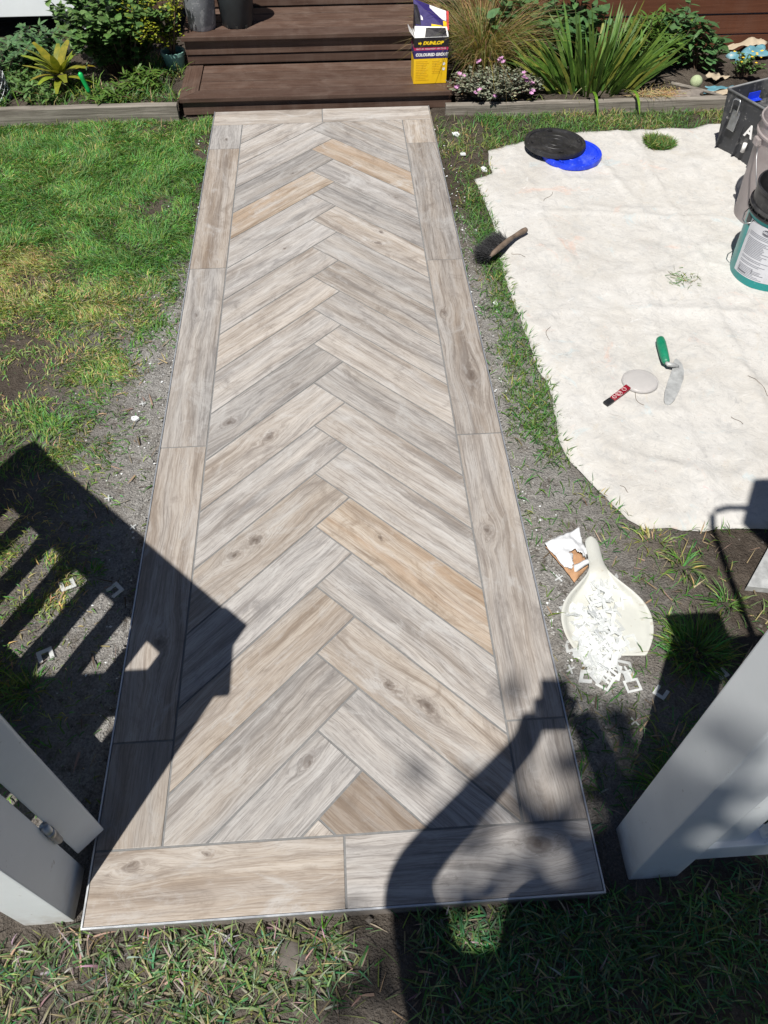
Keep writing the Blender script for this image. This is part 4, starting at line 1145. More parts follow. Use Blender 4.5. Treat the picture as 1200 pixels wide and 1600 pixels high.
for i in range(120):
    t_ = rnd.random() ** 0.75
    ax = 1.352 - 0.075 * t_ + rnd.gauss(0, 0.024 + 0.012 * math.sin(t_ * 3))
    ay = 0.845 - 0.315 * t_ + rnd.gauss(0, 0.012)
    d = abs((ax - (1.352 - 0.075 * t_)) / 0.06)
    zz = gz(ax, ay) + 0.008 + rnd.random() * 0.030 * max(0.1, 1 - d) * (0.4 + math.sin(math.pi * min(1, t_ * 1.05)))
    kd = rnd.choice(pile) if t_ < 0.7 else rnd.choice((1, 1, 2, 2, 2, 0))
    clip_at(kd, ax, ay, zz, (rnd.gauss(0, 0.38), rnd.gauss(0, 0.38), rnd.uniform(0, 6.28)), names[kd], ('frames', 'brackets', 'crosses')[kd] + ' heaped on the dustpan', rnd.uniform(1.0, 1.25))
def loose(kind, x, y, rz, label, s=1.0): clip_at(kind, x, y, gz(x, y) + 0.006, (rnd.uniform(-.1, .1), rnd.uniform(-.1, .1), rz), label, None, s)
loose(0, 1.362, 0.505, 0.15, 'clear levelling clip frame lying alone below the clip heap', 1.05)
loose(1, 1.432, 0.480, -0.8, 'clear bracket lying at the edge of the right post shadow')
loose(2, 1.342, 0.405, 0.6, 'white cross spacer on dusty soil below the clip heap')
loose(2, 1.238, 0.865, 0.5, 'white cross spacer on soil between path and dustpan', 1.1)
loose(1, 1.615, 0.525, 0.4, 'clear bracket inside the dark shadow of the right post', 0.9)
loose(1, -0.215, 0.925, 0.5, 'sunlit clear bracket on a lit stripe of the gate shadow', 1.25)
loose(1, -0.075, 0.905, 2.3, 'clear bracket in the gate shadow nearest the path', 1.25)
loose(1, -0.235, 0.70, 3.6, 'clear bracket in the gate shadow, lowest of the three near the gate', 1.25)
loose(2, -0.148, 1.255, 0.2, 'white cross spacer on pale soil left of the path', 1.0)
loose(2, -0.055, 1.135, 0.7, 'white cross spacer close to the left path edge', 0.9)
loose(2, -0.10, 1.70, 0.3, 'white cross spacer in the sparse grass beside the path', 0.9)

# torn paper bag lying over the dustpan handle
def crumple(name, quad, nx, ny, z, amp, mat, parent, seed, skip=None):
    vs, fsx = [], []
    for j in range(ny + 1):
        for i in range(nx + 1):
            u_, v_ = i / nx, j / ny
            p = Vector(quad[0]).lerp(Vector(quad[1]), u_).lerp(Vector(quad[3]).lerp(Vector(quad[2]), u_), v_)
            q = mnoise.turbulence(Vector((p.x * 22, p.y * 22, seed)), 3, False)
            vs.append((p.x, p.y, z + amp * q + 0.012 * math.sin(math.pi * u_) * math.sin(math.pi * v_)))
    for j in range(ny):
        for i in range(nx):
            if skip and skip(i / nx, j / ny): continue
            fsx.append((j * (nx + 1) + i, j * (nx + 1) + i + 1, (j + 1) * (nx + 1) + i + 1, (j + 1) * (nx + 1) + i))
    o = MB().add(vs, fsx).build(name, mat, parent, True)
    m = o.modifiers.new('thickness', 'SOLIDIFY'); m.thickness = 0.0009
    return o
bag = thing('paper_bag', 'torn white paper bag with brown lining beside the dustpan handle', 'paper bag', (1.28, 0.93, gz(1.28, 0.93) + 0.008))
qd = [(-0.066, 0.051), (0.051, 0.103), (0.058, -0.030), (-0.002, -0.092)]
def torn(u_, v_): return (v_ > 0.62 + 0.12 * math.sin(u_ * 9)) or (0.30 < u_ < 0.62 and 0.44 < v_ < 0.50 + 0.04 * math.sin(u_ * 14))
crumple('front_panel', qd, 22, 26, 0.022, 0.016, M['bag'], bag, 2.2, torn)
crumple('lining', [(x * 0.94, y * 0.96) for x, y in qd], 16, 18, 0.008, 0.014, M['kraft'], bag, 5.5)
crumple('torn_strip', [(0.004, -0.035), (0.056, -0.012), (0.058, -0.030), (0.004, -0.058)], 8, 5, 0.024, 0.012, M['bag'], bag, 9.1)

# broken shards and a stone
def shard(x, y, r, label, seed, name='tile_shard', mat='shard', h=0.008):
    q = random.Random(seed); k = q.randint(5, 7)
    poly = [(r * q.uniform(0.6, 1.15) * math.cos(6.283 * i / k) * 1.4, r * q.uniform(0.6, 1.1) * math.sin(6.283 * i / k)) for i in range(k)]
    o = MB().prism(poly, 0, h).build(name, M[mat], None, bevel=0.001, loc=(x, y, gz(x, y) + 0.004), rot=(q.uniform(-.2, .2), q.uniform(-.2, .2), q.uniform(0, 3)))
    return tag(o, label, 'shard')
shard(1.272, 3.66, 0.022, 'white broken tile shard nearest the right sleeper', 1)
shard(1.285, 3.47, 0.017, 'small pale tile shard in the strip beside the far path tile', 2)
shard(1.372, 3.315, 0.020, 'bluish white shard by the corner of the canvas sheet', 3)
shard(-0.115, 1.62, 0.016, 'white shard on pale dusty soil left of the path', 4)
shard(1.255, 2.20, 0.010, 'small white shard below the dust brush', 5)
st = MB()
vs = []
for j in range(9):
    for i in range(14):
        a = 6.283 * i / 14; b = math.pi * j / 8
        p = Vector((math.cos(a) * math.sin(b), math.sin(a) * math.sin(b), math.cos(b)))
        q = 1 + 0.35 * (mnoise.noise(p * 1.7 + Vector((3, 1, 2))))
        vs.append((p.x * 0.034 * q, p.y * 0.038 * q, p.z * 0.024 * q))
st.add(vs, [(j * 14 + i, (j + 1) * 14 + i, (j + 1) * 14 + (i + 1) % 14, j * 14 + (i + 1) % 14) for j in range(8) for i in range(14)])
tag(st.build('stone', M['stone'], None, True, loc=(0.452, -0.078, gz(0.452, -0.078) - 0.004)), 'rounded grey stone half buried in the soil before the path', 'stone')

# steel float at the right edge
nt = thing('steel_float', 'grey steel float lying on soil at the right edge', 'trowel', (1.777, 0.79, gz(1.8, 0.8) + 0.004))
fp = [(0.0, 0.0), (0.17, -0.035), (0.33, 0.14), (0.16, 0.185)]
MB().prism(fp, 0.018, 0.021).build('plate', M['dusty_metal'], nt, bevel=0.0006)
MB().prism([(0.0005, 0.0), (0.17, -0.0345), (0.1702, -0.0325), (0.0015, 0.002)], -0.002, 0.0178).build('folded_edge', M['dusty_metal'], nt)
MB().tube([(0.12, 0.03, 0.022), (0.13, 0.04, 0.055), (0.16, 0.06, 0.060), (0.23, 0.11, 0.058), (0.25, 0.12, 0.052)], [0.007, 0.013, 0.016, 0.016, 0.010], 10).build('handle', M['handle_wood'], nt, True)

# ------------------------------------------------------------------ buckets and tool box
BX, BY = 2.425, 2.345
bz = sz_at(2.42, 2.34) - 0.004
bk = thing('teal_bucket', 'teal adhesive bucket with printed grey label and open black rim', 'bucket', (BX, BY, bz))
r0, r1, H = 0.143, 0.157, 0.375
def rr(z): return r0 + (r1 - r0) * z / H
MB().lathe([(0.0005, 0.004), (r0 - 0.004, 0.004), (r0 - 0.002, 0.0), (r0, 0.003), (rr(0.28), 0.28)], 72).build('body', M['teal'], bk, True, auto=40)
MB().lathe([(rr(0.27) - 0.002, 0.2795), (rr(0.28) + 0.009, 0.280), (rr(0.28) + 0.011, 0.286), (rr(.29) + 0.002, 0.289), (rr(0.30) + 0.002, 0.300), (rr(0.30) + 0.010, 0.302), (rr(0.30) + 0.010, 0.309), (rr(0.31) + 0.001, 0.312), (rr(0.36), 0.365), (rr(0.375) + 0.004, 0.370), (rr(0.375) + 0.004, 0.380), (rr(0.375) - 0.003, 0.381), (rr(0.36) - 0.004, 0.365), (rr(0.2) - 0.005, 0.2), (r0 - 0.006, 0.02), (0.0005, 0.02)], 72).build('rim', M['black_plastic'], bk, True, auto=35)
# label wraps the front, facing the camera side
la0, la1 = R(184), R(322)
lb = MB().lathe([(rr(0.035) + 0.0008, 0.035), (rr(0.262) + 0.0008, 0.262)], 40, (0, 0, 0), la0, la1).build('label', M['paper'], bk, True)
MB().lathe([(rr(0.23) + 0.0012, 0.225), (rr(0.262) + 0.0014, 0.2622)], 30, (0, 0, 0), la0 - R(16), la0 - R(1)).build('dark_band', M['black_plastic'], bk, True)
lines = MB()
rr_ = random.Random(5)
for k in range(30):
    z = 0.220 - k * 0.0062
    for (a, b) in ((la0 + R(7), la0 + R(58)), (la0 + R(66), la0 + R(120))):
        if rr_.random() < 0.14: continue
        e = a + (b - a) * rr_.uniform(0.55, 1.0)
        lines.lathe([(rr(z) + 0.0013, z), (rr(z + 0.0024) + 0.0013, z + 0.0024)], 12, (0, 0, 0), a, e)
lines.build('small_print', M['greyink'], lb)
blk = MB()
for (a, z, w_, h_) in ((10, 0.050, 16, 0.020), (34, 0.060, 20, 0.016), (70, 0.085, 26, 0.030), (75, 0.052, 30, 0.012)):
    blk.lathe([(rr(z) + 0.0016, z), (rr(z + h_) + 0.0016, z + h_)], 8, (0, 0, 0), la0 + R(a), la0 + R(a + 1.0)).lathe([(rr(z) + 0.0016, z), (rr(z) + 0.0016, z + 0.0015)], 12, (0, 0, 0), la0 + R(a), la0 + R(a + w_))
blk.build('printed_box', M['ink'], lb)
la = la0 + R(36)
lc = Vector((math.cos(la), math.sin(la), 0))
MB().lathe([(0.0005, 0), (0.021, 0)], 28, ay=0.55).build('logo_oval', M['ink'], lb, False, loc=lc * (rr(0.243) + 0.0022) + Vector((0, 0, 0.243)), rot=(math.pi / 2 - 0.04, 0, la + math.pi / 2))
text('lettering', 'ARDEX', 0.012, M['paper'], lb, lc * (rr(0.243) + 0.0028) + Vector((0, 0, 0.243)), (math.pi / 2 - 0.04, 0, la + math.pi / 2), 0.0004, bold=0.0003)
lc2 = Vector((math.cos(la0 + R(66)), math.sin(la0 + R(66)), 0))
text('lettering', 'P', 0.03, M['ink'], lb, lc2 * (rr(0.243) + 0.002) + Vector((0, 0, 0.240)), (math.pi / 2 - 0.04, 0, la0 + R(66) + math.pi / 2), 0.0004, bold=0.001)
hp = [(rr(0.295) * math.cos(q) * 1.04, rr(0.295) * math.sin(q) * 1.04, 0.297 - 0.02 * 0) for q in ()]
MB().tube([(-0.165, 0.01, 0.300), (-0.190, -0.005, 0.285), (-0.203, -0.03, 0.270), (-0.198, -0.05, 0.262), (-0.180, -0.055, 0.268), (-0.166, -0.05, 0.277)], 0.0022, 8).build('handle_wire', M['wire'], bk, True)
for k in range(24):
    a = 6.283 * k / 24
    MB().box(-0.0015, 0.0015, 0, 0.009, 0.289, 0.3005, Matrix.Rotation(a, 4, 'Z') @ Matrix.Translation((0, rr(0.295) + 0.001, 0))).build('rim_rib', M['black_plastic'], bk)

cb = thing('clear_bucket', 'tall clouded plastic bucket with pink residue behind the teal bucket', 'bucket', (2.600, 2.775, sz_at(2.6, 2.78) - 0.004))
q0, q1, QH = 0.146, 0.172, 0.43
def qr(z): return q0 + (q1 - q0) * z / QH
MB().lathe([(0.0005, 0.003), (q0 - 0.004, 0.003), (q0, 0.001), (qr(0.37), 0.37), (qr(0.37) + 0.008, 0.372), (qr(0.38) + 0.008, 0.380), (qr(0.39) + 0.001, 0.384), (qr(0.42), 0.42), (qr(0.43) + 0.005, 0.425), (qr(0.43) + 0.005, 0.432), (qr(0.43) - 0.002, 0.432), (qr(0.3) - 0.002, 0.3), (q0 - 0.003, 0.006), (0.0005, 0.006)], 72).build('body', M['bucket_clear'], cb, True, auto=40)
for (a, b) in ((0.285, 0.315), (0.335, 0.345)):
    MB().lathe([(qr(a) - 0.006, a), (qr(b) - 0.006, b)], 60).build('residue_band', M['pinkwash'], cb, True)
MB().lathe([(0.0005, 0.10), (qr(0.10) - 0.008, 0.10), (qr(0.012) - 0.008, 0.012), (0.0005, 0.012)], 60).build('contents', M['terrazzo'], cb, True)
MB().tube([(-0.175, 0.0, 0.36), (-0.185, -0.06, 0.30), (-0.175, -0.115, 0.22), (-0.14, -0.155, 0.16)], 0.0025, 8).build('handle_wire', M['wire'], cb, True)
MB().box(-0.187, -0.157, -0.02, 0.02, 0.335, 0.365).build('handle_lug', M['bucket_clear'], cb, bevel=0.003)

tb = thing('tool_box', 'open black plastic tool box with grey latch behind the buckets', 'tool box', (2.545, 3.425, sz_at(2.62, 3.3) - 0.006), math.atan2(-0.922, 0.387))
# local x runs along the latch side away from the far corner, local y into the box
TL, TW, THH = 0.56, 0.36, 0.275
fl = 0.022
def shell(x0, x1, y0, y1, z0, z1, t_, tap):
    mb = MB()
    o0 = [(x0 + tap, y0 + tap), (x1 - tap, y0 + tap), (x1 - tap, y1 - tap), (x0 + tap, y1 - tap)]
    o1 = [(x0, y0), (x1, y0), (x1, y1), (x0, y1)]
    i1 = [(x0 + t_, y0 + t_), (x1 - t_, y0 + t_), (x1 - t_, y1 - t_), (x0 + t_, y1 - t_)]
    i0 = [(x0 + tap + t_, y0 + tap + t_), (x1 - tap - t_, y0 + tap + t_), (x1 - tap - t_, y1 - tap - t_), (x0 + tap + t_, y1 - tap - t_)]
    vs = [(*p, z0) for p in o0] + [(*p, z1) for p in o1] + [(*p, z1) for p in i1] + [(*p, z0 + t_) for p in i0]
    fs = [(3, 2, 1, 0)] + [(i, (i + 1) % 4, 4 + (i + 1) % 4, 4 + i) for i in range(4)] + [(4 + i, 4 + (i + 1) % 4, 8 + (i + 1) % 4, 8 + i) for i in range(4)] + [(8 + i, 8 + (i + 1) % 4, 12 + (i + 1) % 4, 12 + i) for i in range(4)] + [(12, 13, 14, 15)]
    return mb.add(vs, fs)
shell(0, TL, 0, TW, 0, THH, 0.006, fl).build('body', M['dark_plastic'], tb, bevel=0.004)
MB().tube([(0.0, 0.0, THH), (TL, 0.0, THH), (TL, TW, THH), (0.0, TW, THH), (0.0, 0.0, THH)], 0.0055, 8).build('rim', M['rim_grey'], tb, True)
lt = MB().box(0.070, 0.118, -0.014, 0.012, 0.115, 0.205, Matrix.Rotation(R(-4.5), 4, 'X')).build('latch', M['steel'], tb, bevel=0.003)
MB().tube([(0.073, -0.018, 0.195), (0.073, -0.018, 0.252), (0.080, -0.016, 0.262), (0.108, -0.016, 0.262), (0.115, -0.018, 0.252), (0.115, -0.018, 0.195)], 0.0042, 8).build('latch_bail', M['steel'], lt, True)
for xr in (0.035, 0.150, 0.260, 0.40):
    MB().box(xr, xr + 0.008, -0.004, 0.03, 0.02, 0.24, Matrix.Rotation(R(-4.5), 4, 'X')).build('rib', M['dark_plastic'], tb, bevel=0.002)
text('lettering', 'A', 0.075, M['whitecard'], tb, (0.205, 0.0035, 0.150), (R(85.5), 0, 0), 0.001, bold=0.002)
MB().tube([(0.205, 0.004, 0.055), (0.205, 0.004, 0.098)], 0.010, 10).build('handle_grip', M['whitecard'], tb, True)
lev = thing('blue_bracket', 'bright blue plastic bracket resting inside the tool box', 'bracket', (2.715, 3.475, 0.225), R(20))
MB().box(-0.035, 0.035, -0.025, 0.0, 0.0, 0.004).box(-0.035, 0.035, 0.0, 0.004, 0.0, 0.035).build('angle', M['blue_plastic'], lev, bevel=0.001)
MB().box(0.02, 0.17, 0.03, 0.34, 0.185, 0.190).build('tray', M['dark_plastic'], tb, bevel=0.002)

# ------------------------------------------------------------------ grout carton on the step
GB = thing('grout_carton', 'open yellow and black carton of coloured grout on the lower step', 'carton', (1.174, 4.085, z1 + 0.0005), R(1.5))
w, dpt = 0.091, 0.12
MB().box(-w, w, 0, dpt, 0, 0.128).build('lower_carton', M['yellow'], GB, bevel=0.002)
MB().box(-w - .0006, w + .0006, -.0006, dpt + .0006, 0.1285, 0.168).build('navy_band', M['navy'], GB)
MB().box(-w - .0008, w + .0008, -.0008, dpt + .0008, 0.1685, 0.182).build('magenta_band', M['magenta'], GB)
MB().box(-w - .0006, w + .0006, -.0006, dpt + .0006, 0.1825, 0.228).build('black_band', M['blackcard'], GB)
text('lettering', 'DUNLOP', 0.021, M['logo_yellow'], GB, (0.008, -0.0012, 0.203), (math.pi / 2, 0, 0), 0.0004, shear=0.25, bold=0.0012, sx=1.25)
MB().prism([(0, 0.004), (0.010, 0.004), (0.010, 0.009), (0.018, 0.0), (0.010, -0.009), (0.010, -0.004), (0, -0.004)], 0, 0.0006).build('arrow_mark', M['logo_yellow'], GB, loc=(-0.070, -0.0012, 0.203), rot=(math.pi / 2, 0, 0))
text('lettering', 'MULTI USE · MOULD RESIST · EASY TO USE', 0.0085, M['whitecard'], GB, (0, -0.0014, 0.1752), (math.pi / 2, 0, 0), 0.0003)
text('lettering', 'COLOURED GROUT', 0.0190, M['whitecard'], GB, (0.004, -0.0012, 0.1465), (math.pi / 2, 0, 0), 0.0004, shear=0.15, bold=0.0010)
pp = MB()
for k in range(12):
    z = 0.112 - k * 0.0085
    pp.box(-0.080, -0.080 + rnd.uniform(0.05, 0.074), -0.0006, -0.0001, z, z + 0.0035)
    if k < 8: pp.box(0.008, 0.008 + rnd.uniform(0.04, 0.055), -0.0006, -0.0001, z, z + 0.0035)
pp.build('small_print', M['amber'], GB)
for z in (0.100, 0.074):
    MB().lathe([(0.0005, 0), (0.0075, 0)], 16).build('warning_mark', M['whitecard'], GB, loc=(0.072, -0.0010, z), rot=(math.pi / 2, 0, 0))
def flap(name, quad, mat, parent=GB):
    q = [Vector(p) for p in quad]
    nrm = (q[1] - q[0]).cross(q[3] - q[0]).normalized() * 0.0012
    return MB().add(q + [p + nrm for p in q], [(0, 1, 2, 3), (7, 6, 5, 4), (0, 4, 5, 1), (1, 5, 6, 2), (2, 6, 7, 3), (3, 7, 4, 0)]).build(name, mat, parent)
MB().box(-w + .003, w - .003, .003, dpt - .003, 0.2285, 0.236).build('inner_lip', M['whitecard'], GB)
flap('front_flap', [(-w, 0.002, 0.229), (w, 0.002, 0.229), (w - 0.006, 0.045, 0.262), (-w + 0.004, 0.040, 0.272)], M['whitecard'])
flap('front_flap_print', [(-w * 0.4, 0.0005, 0.2345), (w - 0.01, 0.0005, 0.2345), (w - 0.014, 0.036, 0.2600), (-w * 0.3, 0.034, 0.2645)], M['blackcard'])
flap('side_flap', [(-w - 0.001, 0.012, 0.229), (-w - 0.001, dpt - 0.01, 0.229), (-w - 0.026, dpt - 0.02, 0.262), (-w - 0.026, 0.02, 0.256)], M['whitecard'])
lidp = [(-w + 0.012, 0.060, 0.268), (w - 0.002, 0.052, 0.243), (w + 0.006, dpt + 0.03, 0.300), (-w + 0.006, dpt + 0.035, 0.362)]
L4 = [Vector(p) for p in lidp]
def lerp2(u_, v_, lift=0.0):
    p = L4[0].lerp(L4[1], u_).lerp(L4[3].lerp(L4[2], u_), v_)
    return p + (L4[1] - L4[0]).cross(L4[3] - L4[0]).normalized() * lift
flap('top_flap', [lerp2(0, 0), lerp2(1, 0), lerp2(1, 1), lerp2(0, 1)], M['navy'])
for nm, (u0, u1, v0, v1), mt in (('flap_print', (0.50, 0.98, 0.0, 0.42), 'yellow'), ('flap_print', (0.48, 0.97, 0.46, 0.98), 'whitecard'), ('flap_print', (0.0, 0.16, 0.05, 0.8), 'blackcard'), ('flap_print', (0.18, 0.24, 0.25, 0.7), 'whitecard'), ('flap_print', (0.07, 0.12, 0.25, 0.7), 'logo_yellow'), ('flap_print', (0.28, 0.33, 0.35, 0.7), 'whitecard')):
    flap(nm, [lerp2(u0, v0, 0.0022), lerp2(u1, v0, 0.0022), lerp2(u1, v1, 0.0022), lerp2(u0, v1, 0.0022)], M[mt])
flap('red_edge', [lerp2(0.985, 0.0, 0.0024), lerp2(1.05, 0.0, 0.0024), lerp2(1.05, 1, 0.0024), lerp2(0.985, 1, 0.0024)], M['redcard'])
flap('inner_flap', [(-w + 0.004, 0.062, 0.238), (-w + 0.004, dpt, 0.238), (-w + 0.010, dpt + 0.028, 0.350), (-w + 0.012, 0.062, 0.268)], M['blackcard'])

# ------------------------------------------------------------------ pots on the upper step
def pot(name, label, x, y, z, ra, rb, h, mat, soil=True, lugs=False):
    t = thing(name, label, 'pot', (x, y, z))
    MB().lathe([(0.0005, 0.004), (ra - 0.003, 0.0), (ra, 0.004), (rb, h - 0.02), (rb + 0.006, h - 0.018), (rb + 0.007, h), (rb - 0.002, h), (rb - 0.006, h - 0.03), (0.0005, h - 0.032)], 48).build('pot_body', mat, t, True, auto=40)
    MB().lathe([(0.0005, h - 0.029), (rb - 0.008, h - 0.030)], 30).build('soil', M['ground'], t)
    if lugs:
        for k in range(10):
            a = 6.283 * k / 10
            MB().box(-0.006, 0.006, -0.0015, 0.003, 0.003, 0.016, Matrix.Rotation(a, 4, 'Z') @ Matrix.Translation((0, ra, 0))).build('drain_notch', M['void'], t)
    return t
pot('speckled_pot', 'speckled grey pot on the upper step behind the jade plant', -0.075, 4.535, z2, 0.075, 0.092, 0.21, M['terrazzo'])
pot('black_pot', 'tall dark plastic nursery pot on the upper step', 0.120, 4.575, z2, 0.088, 0.115, 0.30, M['pot_plastic'], lugs=True)
pot('mint_pot', 'small mint green pot beside the left end of the steps', -0.258, 4.47, 0.055, 0.050, 0.062, 0.10, M['mintpot'])

# ------------------------------------------------------------------ plants
def leaf_quad(mb, base, direction, L, Wd, up, droop=0.2, tint=None, segs=3, fold=0.0, tip=0.0):
    d = Vector(direction).normalized(); up = Vector(up)
    side = d.cross(up)
    if side.length < 0.05: side = d.cross(Vector((1, 0.3, 0)))
    side.normalize()
    nrm = side.cross(d)
    vs, fsx = [], []
    p = Vector(base)
    prof_ = {2: [0.35, 1.0, 0.0], 3: [0.25, 1.0, 0.75, 0.0], 4: [0.5, 0.9, 1.0, 0.8, 0.0], 5: [0.7, 0.95, 1.0, 0.9, 0.6, 0.0]}[segs]
    prof_ = prof_[:-1] + [tip]
    for k in range(segs + 1):
        wv = side * (Wd * 0.5 * prof_[k])
        vs += [p - wv + nrm * fold * Wd, p + wv + nrm * fold * Wd]
        p = p + d * (L / segs)
        d = (d - Vector((0, 0, droop / segs))).normalized()
    for k in range(segs):
        fsx.append((2 * k, 2 * k + 1, 2 * k + 3, 2 * k + 2))
    mb.add(vs, fsx, tint)
def rtint(a=0.7, b=1.25):
    q = rnd.uniform(a, b); return (q * rnd.uniform(0.9, 1.15), q, q * rnd.uniform(0.85, 1.1))

def shrub(name, label, cat, x, y, z, rad, h, nst, nleaf, L, Wd, mat, stem_mat='bark', flat=0.5, group=None):
    t = thing(name, label, cat, (x, y, z), 0, group)
    st_, fo = MB(), MB()
    for s in range(nst):
        a = rnd.uniform(0, 6.283); q = math.sqrt(rnd.random())
        tip = Vector((rad * q * math.cos(a), rad * q * math.sin(a) * 0.8, h * rnd.uniform(0.55, 1.0) * (1 - 0.3 * q)))
        b0 = Vector((tip.x * 0.25, tip.y * 0.25, 0))
        mid = b0.lerp(tip, 0.5) + Vector((0, 0, h * 0.1))
        st_.tube([b0, mid, tip], [0.004, 0.003, 0.0015], 5)
        for k in range(nleaf):
            f = rnd.uniform(0.2, 1.0)
            p = b0.lerp(mid, f * 2) if f < 0.5 else mid.lerp(tip, f * 2 - 1)
            aa = rnd.uniform(0, 6.283)
            dr = Vector((math.cos(aa), math.sin(aa), rnd.uniform(-0.2, 0.8)))
            leaf_quad(fo, p, dr, L * rnd.uniform(0.6, 1.2), Wd * rnd.uniform(0.7, 1.2), (rnd.uniform(-.4, .4), rnd.uniform(-.4, .4), 1), rnd.uniform(0, 0.8), rtint())
    st_.build('stem', M[stem_mat], t)
    f_ = fo.build('foliage', mat, t); f_['kind'] = 'stuff'
    return t
shrub('leafy_shrub', 'dense green leafy shrub with rounded leaves left of the steps', 'shrub', -0.55, 4.48, 0.05, 0.36, 0.55, 95, 36, 0.050, 0.036, M['shrub'])
shrub('dark_shrub', 'dark narrow leaved shrub at the far left of the bed', 'shrub', -1.25, 4.38, 0.05, 0.28, 0.26, 34, 26, 0.055, 0.016, M['vine'])
shrub('vine_plant', 'broad leaved vine between dry grass and strappy clump', 'plant', 1.72, 4.42, 0.03, 0.24, 0.44, 26, 16, 0.075, 0.045, M['vine'])
shrub('vine_plant', 'broad leaved vine climbing behind the strappy clump', 'plant', 2.05, 4.45, 0.03, 0.22, 0.46, 22, 16, 0.075, 0.045, M['vine'])
shrub('grassy_shrub', 'narrow leaved green plant right of the strappy clump', 'plant', 2.42, 4.28, 0.03, 0.20, 0.34, 30, 20, 0.10, 0.016, M['strap'])
shrub('tall_weed', 'leafy green weed in front of the red brown wall', 'plant', 2.62, 4.38, 0.03, 0.20, 0.36, 16, 18, 0.085, 0.030, M['vine'])
shrub('tall_weed', 'broad leaved seedling left of the blue tarpaulin scraps', 'plant', 2.78, 4.30, 0.03, 0.14, 0.26, 9, 9, 0.075, 0.050, M['vine'])
yf = shrub('flowering_shrub', 'small yellow flowered shrub on the rubble by the tool box', 'shrub', 2.98, 4.18, 0.05, 0.12, 0.13, 26, 20, 0.022, 0.012, M['shrub'])
for k in range(14):
    a = rnd.uniform(0, 6.283); q = rnd.random() * 0.1
    mb = MB()
    for j in range(5):
        b = 6.283 * j / 5
        leaf_quad(mb, (0, 0, 0), (math.cos(b), math.sin(b), 0.4), 0.010, 0.008, (0, 0, 1), 0.1, None, 2)
    mb.build('flower', M['yellow_petal'], yf, loc=(q * math.cos(a), q * math.sin(a), rnd.uniform(0.07, 0.15)))
pk = shrub('pink_flower_shrub', 'sprawling grey green shrub with pink flowers beside the steps', 'shrub', 1.52, 4.0, 0.02, 0.24, 0.21, 190, 26, 0.020, 0.012, M['greyleaf'])
pk.scale = (1.15, 0.75, 1)
fm = MB()
for j in range(6):
    b = 6.283 * j / 6
    leaf_quad(fm, (0, 0, 0), (math.cos(b), math.sin(b), 0.5), 0.014, 0.012, (0, 0, 1), 0.1, None, 2)
f0 = fm.build('flower', M['pink_petal'], pk)
clusters = [(0.035, -0.02, 0.165), (0.02, 0.0, 0.175), (0.19, -0.10, 0.10), (0.18, -0.08, 0.12), (0.205, -0.12, 0.09), (-0.22, -0.02, 0.11), (-0.13, -0.17, 0.07), (-0.10, 0.08, 0.15), (0.23, -0.15, 0.06), (-0.02, -0.2, 0.05), (-0.24, -0.1, 0.08)]
first = True
for (a, b, c_) in clusters:
    for k in range(3):
        o = f0 if first else f0.copy()
        if not first: C.objects.link(o)
        first = False
        o.parent = pk
        o.location = (a * 0.75 + rnd.uniform(-.016, .016), b * 0.8 + rnd.uniform(-.016, .016), c_ * 1.15 + 0.02 + rnd.uniform(-.008, .012))
        o.rotation_euler = (rnd.uniform(-.6, .6), rnd.uniform(-.6, .6), rnd.uniform(0, 3))

shrub('leafy_shrub', 'shaded leafy shrub under the white house wall', 'shrub', -1.05, 4.58, 0.05, 0.28, 0.22, 40, 24, 0.055, 0.025, M['vine'])
shrub('edge_weed', 'pale weed cluster right behind the left sleeper', 'weed', -0.60, 4.07, 0.05, 0.16, 0.09, 22, 12, 0.05, 0.012, M['strap'])
shrub('edge_weed', 'low weed patch beside the netting roll', 'weed', -1.05, 4.25, 0.05, 0.18, 0.12, 26, 14, 0.05, 0.016, M['shrub'])
shrub('edge_weed', 'low green weed patch at the foot of the bromeliad', 'weed', -0.95, 4.12, 0.05, 0.16, 0.10, 24, 14, 0.045, 0.014, M['shrub'])
shrub('edge_weed', 'leafy weed between garden trowel and mint pot', 'weed', -0.40, 4.22, 0.05, 0.14, 0.12, 22, 14, 0.06, 0.012, M['strap'])
shrub('wall_creeper', 'dark creeper against the red brown wall behind the dry grass', 'plant', 1.95, 4.55, 0.03, 0.30, 0.40, 30, 18, 0.07, 0.04, M['vine'])
shrub('wall_weed', 'tall weed beneath the wall above the faded ball', 'plant', 2.55, 4.48, 0.03, 0.25, 0.30, 24, 16, 0.08, 0.022, M['strap'])
# strappy clump, every leaf a part
sp = thing('strappy_plant', 'large clump of glossy upright strap leaves behind the sleeper', 'plant', (2.10, 4.08, 0.03))
for k in range(140):
    mb = MB()
    a = rnd.uniform(0, 6.283); q = rnd.random() ** 0.7
    lean = 0.06 + 0.72 * q
    L = rnd.uniform(0.24, 0.47) * (1.05 - 0.15 * q)
    d = (math.cos(a) * math.sin(lean), math.sin(a) * math.sin(lean) * 0.7, math.cos(lean))
    b0 = (0.24 * q * math.cos(a) + rnd.uniform(-.05, .05), 0.07 * q * math.sin(a) + rnd.uniform(-.03, .03), 0)
    leaf_quad(mb, b0, d, L, rnd.uniform(0.014, 0.024), (math.cos(a + 1.5) * 0.3, -0.9, 0.6), rnd.uniform(0.1, 0.9), rtint(0.6, 1.5) if rnd.random() < 0.88 else (2.6, 1.5, 1.6), 5)
    mb.build('strap_leaf', M['strap'], sp, True)
